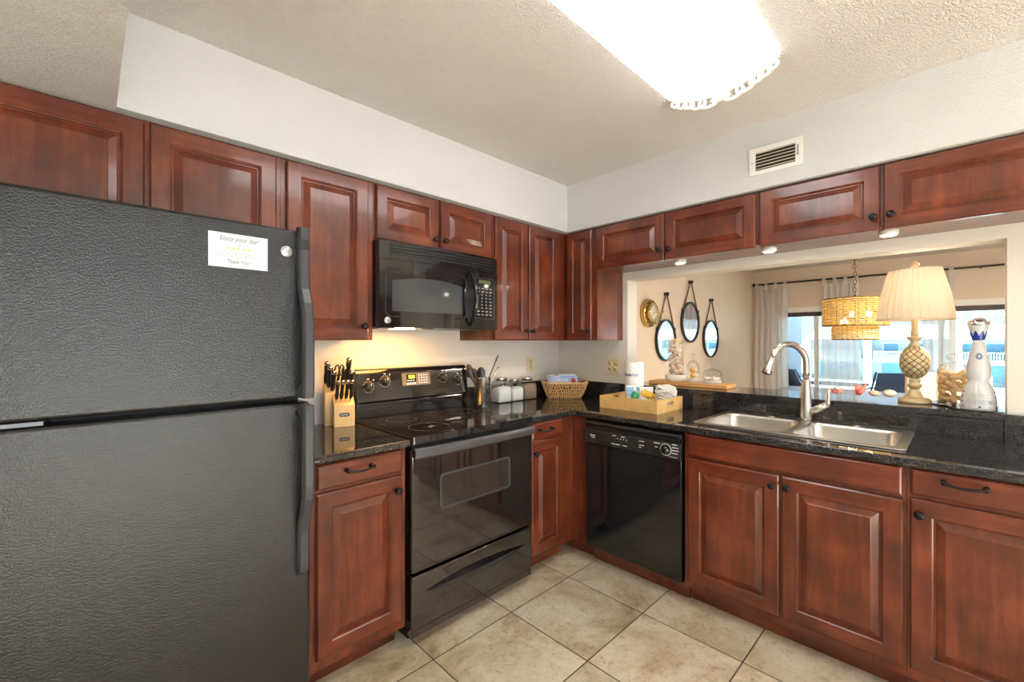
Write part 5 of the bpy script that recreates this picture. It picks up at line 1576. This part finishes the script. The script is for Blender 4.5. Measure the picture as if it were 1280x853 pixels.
for i in range(6):
    a = 2 * pi * i / 6; q = 0.033
    ki = (2, 4, 2, 3, 2, 4)[i]
    o = bpy.data.objects.new(SN[ki], SH[ki]); COL.objects.link(o); o.scale = (0.72, 0.72, 0.72)
    o.location = (C2[0] + q * cos(a), C2[1] + q * sin(a), C2[2] + 0.031); o.rotation_euler = (random.uniform(-0.4, 0.4), random.uniform(-0.4, 0.4) + (pi / 2 if ki == 4 else 0), a)
    tag(o, 'pale seashell under the low wide glass cloche', 'seashell', 'shells under the low cloche')
# ================================================================== WALL CLOCK AND MIRRORS
k = thing('porthole_clock', 'round brass porthole clock on the dining wall left of the mirrors', 'clock', (1.455, 0, 1.640)); k.scale = (0.88, 0.88, 0.88)
put('case', MB().lathe([(0.172, 0.001), (0.175, 0.02), (0.168, 0.045), (0.158, 0.058), (0.110, 0.064), (0.108, 0.05), (0.0005, 0.05)], (0, 0, 0), 48, 0, '-y'), M['brass'], k)
for i in range(14):
    a = 2 * pi * i / 14
    put('hole_plug', MB().lathe([(0.020, 0.0), (0.020, 0.005), (0.0005, 0.007)], (0.137 * cos(a), -0.060, 0.137 * sin(a)), 12, 0, '-y'), M['brass_dark'], k)
put('bezel', MB().lathe([(0.118, 0.060), (0.120, 0.085), (0.112, 0.098), (0.098, 0.098), (0.096, 0.086)], (0, 0, 0), 44, 0, '-y', caps=False), M['brass'], k)
put('dial', MB().lathe([(0.098, 0.0), (0.098, 0.004), (0.0005, 0.004)], (0, -0.084, 0), 40, 0, '-y'), M['clock_face'], k)
hm_ = MB()
for i in range(12):
    a = 2 * pi * i / 12; hm_.obox((0.082 * sin(a), -0.0895, 0.082 * cos(a)), (sin(a), 0, cos(a)), (0, 1, 0), (cos(a), 0, -sin(a)), 0.010, 0.001, 0.0035)
put('hour_marks', hm_, M['ink'], k)
for ln, an, wd in ((0.05, -2.2, 0.004), (0.07, 1.3, 0.003)):
    put('hand', MB().obox((ln * 0.45 * sin(an), -0.092, ln * 0.45 * cos(an)), (sin(an), 0, cos(an)), (0, 1, 0), (cos(an), 0, -sin(an)), ln * 0.55, 0.001, wd), M['ink'], k)
put('hinge', MB().obox((0.128, -0.078, -0.01), (1, 0, 0), (0, 1, 0), (0, 0, 1), 0.02, 0.02, 0.028), M['brass'], k, bevel=0.004)
put('wing_screw', MB().tube([(0.138, -0.085, 0.0), (0.158, -0.10, 0.0), (0.182, -0.112, 0.012), (0.2, -0.115, 0.03)], [0.014, 0.012, 0.011, 0.006], 10), M['brass'], k)

for cx, cz, hz, lb_ in ((1.852, 1.353, 1.871, 'round black-framed mirror on jute rope nearest the brass clock'),
                        (2.490, 1.573, 2.065, 'highest round black-framed mirror, the middle of three'),
                        (3.125, 1.374, 1.886, 'round black-framed mirror on jute rope nearest the curtains')):
    R_ = 0.222 if cx < 2 else 0.236
    m = thing('hanging_mirror', lb_, 'mirror', (cx, 0, cz), 0, 'round mirrors on the dining wall')
    put('glass', MB().lathe([(R_ - 0.004, 0.008), (R_ - 0.004, 0.020), (0.0005, 0.020)], (0, 0, 0), 56, 0, '-y', sm=False), M['mirror'], m)
    put('frame', MB().lathe([(R_ - 0.010, 0.004), (R_ + 0.012, 0.004), (R_ + 0.014, 0.03), (R_ - 0.006, 0.034), (R_ - 0.008, 0.021)], (0, 0, 0), 56, 0, '-y', caps=False), M['black_satin'], m)
    hk = hz - cz
    for s_ in (-1, 1):
        put('rope', MB().tube([(s_ * R_ * 0.86, -0.02, R_ * 0.58), (s_ * 0.012, -0.022, hk)], 0.0085, 8), M['rope'], m)
        put('rope_knot', MB().sphere((s_ * (R_ + 0.014) * 0.84, -0.020, R_ * 0.58), (0.020, 0.018, 0.022), 10, 7), M['black_satin'], m)
    put('hook', MB().lathe([(0.022, 0.0005), (0.022, 0.02), (0.014, 0.03), (0.024, 0.038), (0.018, 0.048), (0.0005, 0.05)], (0, 0, hk), 14, 0, '-y'), M['bronze'], m)

# ================================================================== CURTAINS
RZ = 2.232
rod = thing('curtain_rod', 'thin dark curtain rod across the dining window wall', 'curtain rod', (XW - 0.09, -1.9, RZ))
put('pole', MB().tube([(0, 1.86, 0), (0, -2.3, 0)], 0.0125, 10), M['rod'], rod)
put('finial', MB().lathe([(0.012, 0.0), (0.026, 0.012), (0.028, 0.026), (0.014, 0.038), (0.0005, 0.04)], (0, 1.845, 0), 14, 0, 'y'), M['rod'], rod)
for y in (1.74, -0.6, -2.0):
    put('bracket', MB().tube([(0, y, 0), (0.05, y, -0.012), (0.088, y, -0.012)], 0.008, 6), M['rod'], rod)
def curtain(y0, y1, label, folds, ph):
    t = thing('curtain', label, 'curtain', (XW - 0.09, (y0 + y1) / 2, 0), 0, 'sheer tab-top curtains')
    n_ = folds * 10; cols = []; top = RZ - 0.075
    b = MB(); L = []
    for j in range(14):
        f_ = j / 13; z = 0.02 + (top - 0.02) * f_
        flare = 1.0 + 0.16 * (1 - f_) ** 1.4
        L.append([(0.010 + 0.036 * (1 - 0.25 * f_) * sin(2 * pi * folds * i / n_ + ph + 0.6 * sin(i * 0.37 + 2.0 * f_)), ((y1 - y0) / 2) * (2 * i / n_ - 1) * flare + 0.010 * sin(i * 0.9 + 3 * f_), z) for i in range(n_ + 1)])
    b.loft(L, 0, True, False, False)
    put('panel', b, M['curtain'], t, fix=False)
    nt_ = max(3, folds // 2 + 1)
    for i in range(nt_):
        yy = ((y1 - y0) / 2 - 0.03) * (2 * i / (nt_ - 1) - 1)
        lp = [(-0.018, top - 0.02), (-0.016, RZ + 0.008), (0.0, RZ + 0.017), (0.016, RZ + 0.008), (0.022, top - 0.02)]
        put('tab', MB().loft([[(x, yy - 0.022, z) for x, z in lp], [(x, yy + 0.022, z) for x, z in lp]], 0, True, False, False), M['curtain'], t, fix=False)
curtain(-0.50, -0.055, 'sheer white tab-top curtain in the far dining corner behind the faucet', 6, 0.3)
curtain(-1.36, -0.93, 'sheer white tab-top curtain hanging behind the woven pendant', 6, 1.7)
curtain(-2.28, -2.00, 'sheer white tab-top curtain behind the table lamp', 4, 0.9)
# roller shade fabric: the pale band of wall with a hem above the glass is the shade box
rs = thing('roller_shade', 'beige roller shade box above the dining window', 'shade', (XW - 0.03, -2.3, 1.84))
put('fabric', MB().box(0.006, 0.024, -1.90, 1.88, 0.0, 0.20), M['roller'], rs)
put('hem_bar', MB().box(0.002, 0.026, -1.90, 1.88, -0.012, 0.012), M['white_trim'], rs)

# ================================================================== WOVEN PENDANT
PO = (2.6, -1.598, 1.36)
p = thing('pendant_lamp', 'two-tier woven seagrass drum pendant hanging in the dining room', 'pendant', PO)
def drum(r, z0, z1, rows, name):
    b = MB()
    n_ = 96
    for j in range(rows):
        z = z0 + (z1 - z0) * (j + 0.5) / rows
        sgn = 1 if j % 2 else -1
        ring = [((r + sgn * 0.008 * sin(i * pi / 2.0 * 1.0)) * cos(2 * pi * i / n_), (r + sgn * 0.008 * sin(i * pi / 2.0)) * sin(2 * pi * i / n_), z + 0.0022 * sin(i * 1.7 + j)) for i in range(n_)]
        b.tube(ring, (z1 - z0) / rows * 0.39, 6, 0, True)
    o = put(name, b, M['seagrass'], p, fix=False)
    fr_ = MB()
    for z in (z0, z1):
        fr_.tube([(r * cos(a), r * sin(a), z) for a in [2 * pi * i / 60 for i in range(60)]], 0.006, 6, 0, True)
    for i in range(28):
        a = 2 * pi * i / 28; fr_.tube([(r * cos(a), r * sin(a), z0), (r * cos(a), r * sin(a), z1)], 0.003, 5)
    put('wire_frame', fr_, M['rope'], o, fix=False)
drum(0.255, 0.135, 0.400, 13, 'upper_tier'); drum(0.178, 0.0, 0.140, 7, 'lower_tier')
sp = MB()
for i in range(4):
    a = pi / 2 * i; sp.tube([(0, 0, 0.40), (0.255 * cos(a), 0.255 * sin(a), 0.40)], 0.004, 6)
sp.tube([(0, 0, 0.14), (0, 0, 0.44)], 0.009, 8)
for i in range(3):
    a = 2 * pi * i / 3 + 2.4; sp.tube([(0, 0, 0.20), (0.10 * cos(a), 0.10 * sin(a), 0.20), (0.11 * cos(a), 0.11 * sin(a), 0.22)], 0.006, 6)
put('spider', sp, M['rod'], p, fix=False)
for i in range(3):
    a = 2 * pi * i / 3 + 2.4
    put('bulb', MB().sphere((0.11 * cos(a), 0.11 * sin(a), 0.25 if i else 0.17), (0.028, 0.028, 0.036), 12, 8), M['bulb'], p)
    lamp('pendant_bulb', 'POINT', (0.11 * cos(a), 0.11 * sin(a), 0.25 if i else 0.17), P_PEND, (1.0, 0.80, 0.52), p, 0.03)
for i in range(17):
    z = 0.45 + i * 0.0385; ax_ = i % 2
    ring = [((0.012 * cos(a)) * (1 - ax_) + 0.002 * sin(i * 1.3), (0.012 * cos(a)) * ax_ + 0.004 * sin(i * 1.1), z + 0.024 * sin(a)) for a in [2 * pi * q / 14 for q in range(14)]]
    put('chain_link', MB().tube(ring, 0.0035, 6, 0, True), M['rope'], p)
put('canopy', MB().lathe([(0.06, -0.001), (0.055, -0.02), (0.012, -0.03), (0.0005, -0.03)], (0, 0, CEIL - PO[2]), 24), M['rod'], p)

# ================================================================== DINING TABLE, CHAIR, CORAL
tb = thing('dining_table', 'brown wooden dining table beyond the bar ledge below the pendant', 'table', (3.38, -1.55, 0))
put('tabletop', MB().plate(rr(-0.50, 0.50, -0.80, 0.80, 0.06), [], 0.715, 0.750), M['table_wood'], tb, bevel=0.004)
for sx_ in (-0.42, 0.42):
    for sy_ in (-0.7, 0.7):
        put('leg', MB().box(sx_ - 0.035, sx_ + 0.035, sy_ - 0.035, sy_ + 0.035, 0.0, 0.714), M['table_wood'], tb)
put('apron', MB().plate([(-0.46, -0.76), (0.46, -0.76), (0.46, 0.76), (-0.46, 0.76)], [[(-0.44, -0.74), (0.44, -0.74), (0.44, 0.74), (-0.44, 0.74)]], 0.65, 0.714), M['table_wood'], tb)
random.seed(3)
for i, (x, y, mat, lb_) in enumerate(((3.18, -1.36, 'coral', 'low pink coral piece at the left of the table centrepiece'), (3.22, -1.55, 'coral', 'tallest pink coral branch on the dining table'), (3.25, -1.68, 'shell_a', 'cream shell right of the pink coral on the dining table'), (3.28, -1.80, 'shell_c', 'flat white shell at the right of the table centrepiece'))):
    b = MB()
    if mat == 'coral':
        for q in range(9):
            a = random.uniform(0, 6.28); l_ = random.uniform(0.05, 0.10) * (1.3 if i == 1 else 0.8)
            b.tube([(0, 0, 0.008), (0.03 * cos(a), 0.03 * sin(a), l_ * 0.5), (0.06 * cos(a + 0.4), 0.06 * sin(a + 0.4), l_)], [0.014, 0.012, 0.008], 7)
    else:
        b = clam(0.055 if mat == 'shell_a' else 0.07)
    z_ = 0.751 if mat == 'coral' else (0.783 if mat == 'shell_a' else 0.791)
    tag(put('coral_piece' if mat == 'coral' else 'seashell', b, M[mat], None, (x, y, z_)), lb_, 'coral' if mat == 'coral' else 'seashell')
ch = thing('dining_chair', 'white upholstered dining chair whose back shows behind the table lamp', 'chair', (2.22, -2.235, 0), radians(8))
put('backrest', MB().box(-0.06, 0.03, -0.25, 0.25, 0.42, 1.085), M['linen'], ch, bevel=0.02, seg=3)
put('seat', MB().box(0.032, 0.50, -0.25, 0.25, 0.36, 0.49), M['linen'], ch, bevel=0.02, seg=3)
for x, y in ((-0.03, -0.21), (-0.03, 0.21), (0.46, -0.21), (0.46, 0.21)):
    put('leg', MB().box(x - 0.02, x + 0.02, y - 0.02, y + 0.02, 0.0, 0.40), M['table_wood'], ch)
dl = thing('ceiling_light', 'unseen round ceiling light added to brighten the dining room', 'light', (1.6, -3.4, CEIL))
put('dome', MB().lathe([(0.19, -0.02), (0.18, -0.05), (0.12, -0.085), (0.0005, -0.10)], (0, 0, 0), 32, caps=False), emitter('fill_dome_glass', (1, 0.92, 0.82), 6.0), dl)
put('pan', MB().lathe([(0.20, -0.001), (0.20, -0.022), (0.0005, -0.022)], (0, 0, 0), 32), M['white_trim'], dl)
lamp('dining_fill_light', 'AREA', (0, 0, -0.12), P_DINE_FILL, (1.0, 0.88, 0.74), dl, 0.4)  # fill light added to brighten the dining room

# ================================================================== OUTSIDE: LANAI
struct('floor_lanai', MB().box(XW + 0.12, 8.2, -5.2, 0.6, -0.20, -0.03), M['concrete'])
struct('ceiling_lanai', MB().box(XW + 0.12, 8.2, -5.2, 0.6, 2.55, 2.75), M['stucco'])
struct('wall_lanai', MB().box(XW + 0.13, 6.9, -0.24, -0.06, -0.03, 2.9), M['lanai'])
def patio_chair(loc, rz, label):
    t = thing('patio_chair', label, 'patio chair', loc, rz, 'grey sling patio chairs')
    # seat faces local -y; reclined back on +y
    back = MB(); L = []
    for q in range(9):
        f_ = q / 8; y = 0.22 + 0.30 * f_; z = 0.34 + 0.56 * f_ - 0.03 * sin(pi * f_)
        L.append([(x, y + 0.02 * (abs(x) / 0.27) ** 2, z) for x in (-0.27, -0.14, 0, 0.14, 0.27)])
    back.loft(L, 0, True, False, False)
    L2 = [[(x, y + 0.012, z - 0.006) for x, y, z in l] for l in L]
    back.loft(L2, 0, True, False, False)
    put('back_sling', back, M['patio_grey'], t, fix=False)
    seat = MB(); L = []
    for q in range(7):
        f_ = q / 6; y = 0.22 - 0.50 * f_; z = 0.34 + 0.06 * f_ - 0.02 * sin(pi * f_)
        L.append([(x, y, z) for x in (-0.27, 0, 0.27)])
    seat.loft(L, 0, True, False, False)
    seat.loft([[(x, y, z - 0.012) for x, y, z in l] for l in L], 0, True, False, False)
    put('seat_sling', seat, M['patio_grey'], t, fix=False)
    for s_ in (-1, 1):
        x = s_ * 0.285
        put('side_frame', MB().tube([(x, 0.53, 0.91), (x, 0.22, 0.34), (x, -0.28, 0.40), (x, -0.30, 0.39)], 0.014, 8), M['patio_frame'], t)
        put('armrest', MB().tube([(x, 0.36, 0.60), (x, 0.16, 0.58), (x, -0.14, 0.55), (x, -0.24, 0.50), (x, -0.25, 0.02)], 0.016, 8), M['patio_frame'], t)
        put('leg', MB().tube([(x, 0.10, 0.36), (x, 0.34, 0.0)], 0.014, 8), M['patio_frame'], t)
    return t
patio_chair((6.15, -1.47, -0.03), radians(118), 'grey sling patio chair turned sideways just outside the window')
patio_chair((7.2, -1.50, -0.03), radians(150), 'grey sling patio chair set further out, behind the sideways one')
patio_chair((6.1, -0.66, -0.03), radians(40), 'grey sling patio chair on the left by the lanai wall')
pt_ = thing('patio_table', 'low dark patio table left of the outdoor chairs behind the faucet', 'patio table', (7.3, -0.72, -0.03))
put('tabletop', MB().plate(rr(-0.3, 0.3, -0.45, 0.45, 0.04), [], 0.55, 0.58), M['patio_grey'], pt_)
for sx_ in (-0.25, 0.25):
    for sy_ in (-0.38, 0.38):
        put('leg', MB().tube([(sx_, sy_, 0), (sx_, sy_, 0.549)], 0.016, 8), M['patio_frame'], pt_)
# far side of the water: ground, building, trees
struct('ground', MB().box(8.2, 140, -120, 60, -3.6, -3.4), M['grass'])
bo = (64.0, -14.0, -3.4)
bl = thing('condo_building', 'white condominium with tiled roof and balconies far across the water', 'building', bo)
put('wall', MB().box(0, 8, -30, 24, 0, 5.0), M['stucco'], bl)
rf = MB(); rf.loft([[(-1.4, y, 5.0), (4, y, 6.6), (9.4, y, 5.0), (9.4, y, 4.9), (-1.4, y, 4.9)] for y in (-31, 25)], 0, False)
put('roof', rf, M['roof'], bl)
for i in range(9):
    yc = -26 + i * 6.0
    put('balcony_recess', MB().box(-0.02, 0.02, yc - 2.2, yc + 2.2, 2.9, 4.7), M['lanai'], bl)
    for s_ in (-1.1, 1.0):
        w_ = put('window', MB().box(-0.06, -0.021, yc + s_ - 0.75, yc + s_ + 0.75, 3.0, 4.5), M['white_trim'], bl)
        put('pane', MB().box(-0.08, -0.061, yc + s_ - 0.65, yc + s_ + 0.65, 3.08, 4.42), M['glass_blue'], w_)
    put('balcony_slab', MB().box(-1.3, -0.01, yc - 2.5, yc + 2.5, 2.35, 2.6), M['stucco'], bl)
    rl = MB(); rl.box(-1.25, -1.18, yc - 2.4, yc + 2.4, 3.45, 3.55); rl.box(-1.25, -1.18, yc - 2.4, yc + 2.4, 2.62, 2.72)
    for q in range(25): rl.box(-1.24, -1.19, yc - 2.4 + q * 0.2, yc - 2.4 + q * 0.2 + 0.09, 2.70, 3.47)
    put('railing', rl, M['white_trim'], bl)
    put('pier', MB().box(-1.35, -0.01, yc + 2.6, yc + 3.4, 0.0, 4.88), M['stucco'], bl)
    put('lower_window', MB().box(-0.05, -0.001, yc - 1.8, yc + 1.8, 0.4, 2.1), M['glass_blue'], bl)
def tree(x, y, h, seed, label):
    random.seed(seed)
    t = thing('tree', label, 'tree', (x, y, -3.4), 0, 'pale trees across the water')
    b = MB(); tips = []
    b.tube([(0, 0, 0), (0.1, 0.05, h * 0.25), (0.0, 0.1, h * 0.5)], [h * 0.035, h * 0.028, h * 0.024], 8)
    for i in range(7):
        a = 2 * pi * i / 7 + random.uniform(-0.3, 0.3); q = random.uniform(0.16, 0.3) * h
        tip = Vector((q * cos(a), q * sin(a), h * random.uniform(0.75, 1.0)))
        b.tube([(0, 0.1, h * 0.48), tip * 0.5 + Vector((0, 0, h * 0.28)), tip], [h * 0.016, h * 0.011, h * 0.005], 6); tips.append(tip)
        for j in range(3):
            a2 = a + random.uniform(-1.2, 1.2); t2 = tip + Vector((0.1 * h * cos(a2), 0.1 * h * sin(a2), random.uniform(-0.05, 0.1) * h))
            b.tube([tip * 0.75 + Vector((0, 0, h * 0.17)), t2], [h * 0.006, h * 0.003], 5); tips.append(t2)
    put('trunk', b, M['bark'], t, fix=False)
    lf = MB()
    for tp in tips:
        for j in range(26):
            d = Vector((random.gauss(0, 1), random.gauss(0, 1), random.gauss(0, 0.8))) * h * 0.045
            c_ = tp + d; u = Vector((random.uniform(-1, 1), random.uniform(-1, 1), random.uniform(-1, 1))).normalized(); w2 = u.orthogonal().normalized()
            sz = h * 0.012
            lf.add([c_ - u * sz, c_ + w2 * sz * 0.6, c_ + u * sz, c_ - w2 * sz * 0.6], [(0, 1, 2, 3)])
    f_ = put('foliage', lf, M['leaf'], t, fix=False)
tree(34, -19.2, 9.5, 2, 'forked pale tree seen right of the table lamp')
tree(44, -27.5, 10.0, 5, 'pale tree furthest right behind the ceramic bottle')
tree(46, -2.5, 9.0, 7, 'pale tree on the far left behind the curtains')
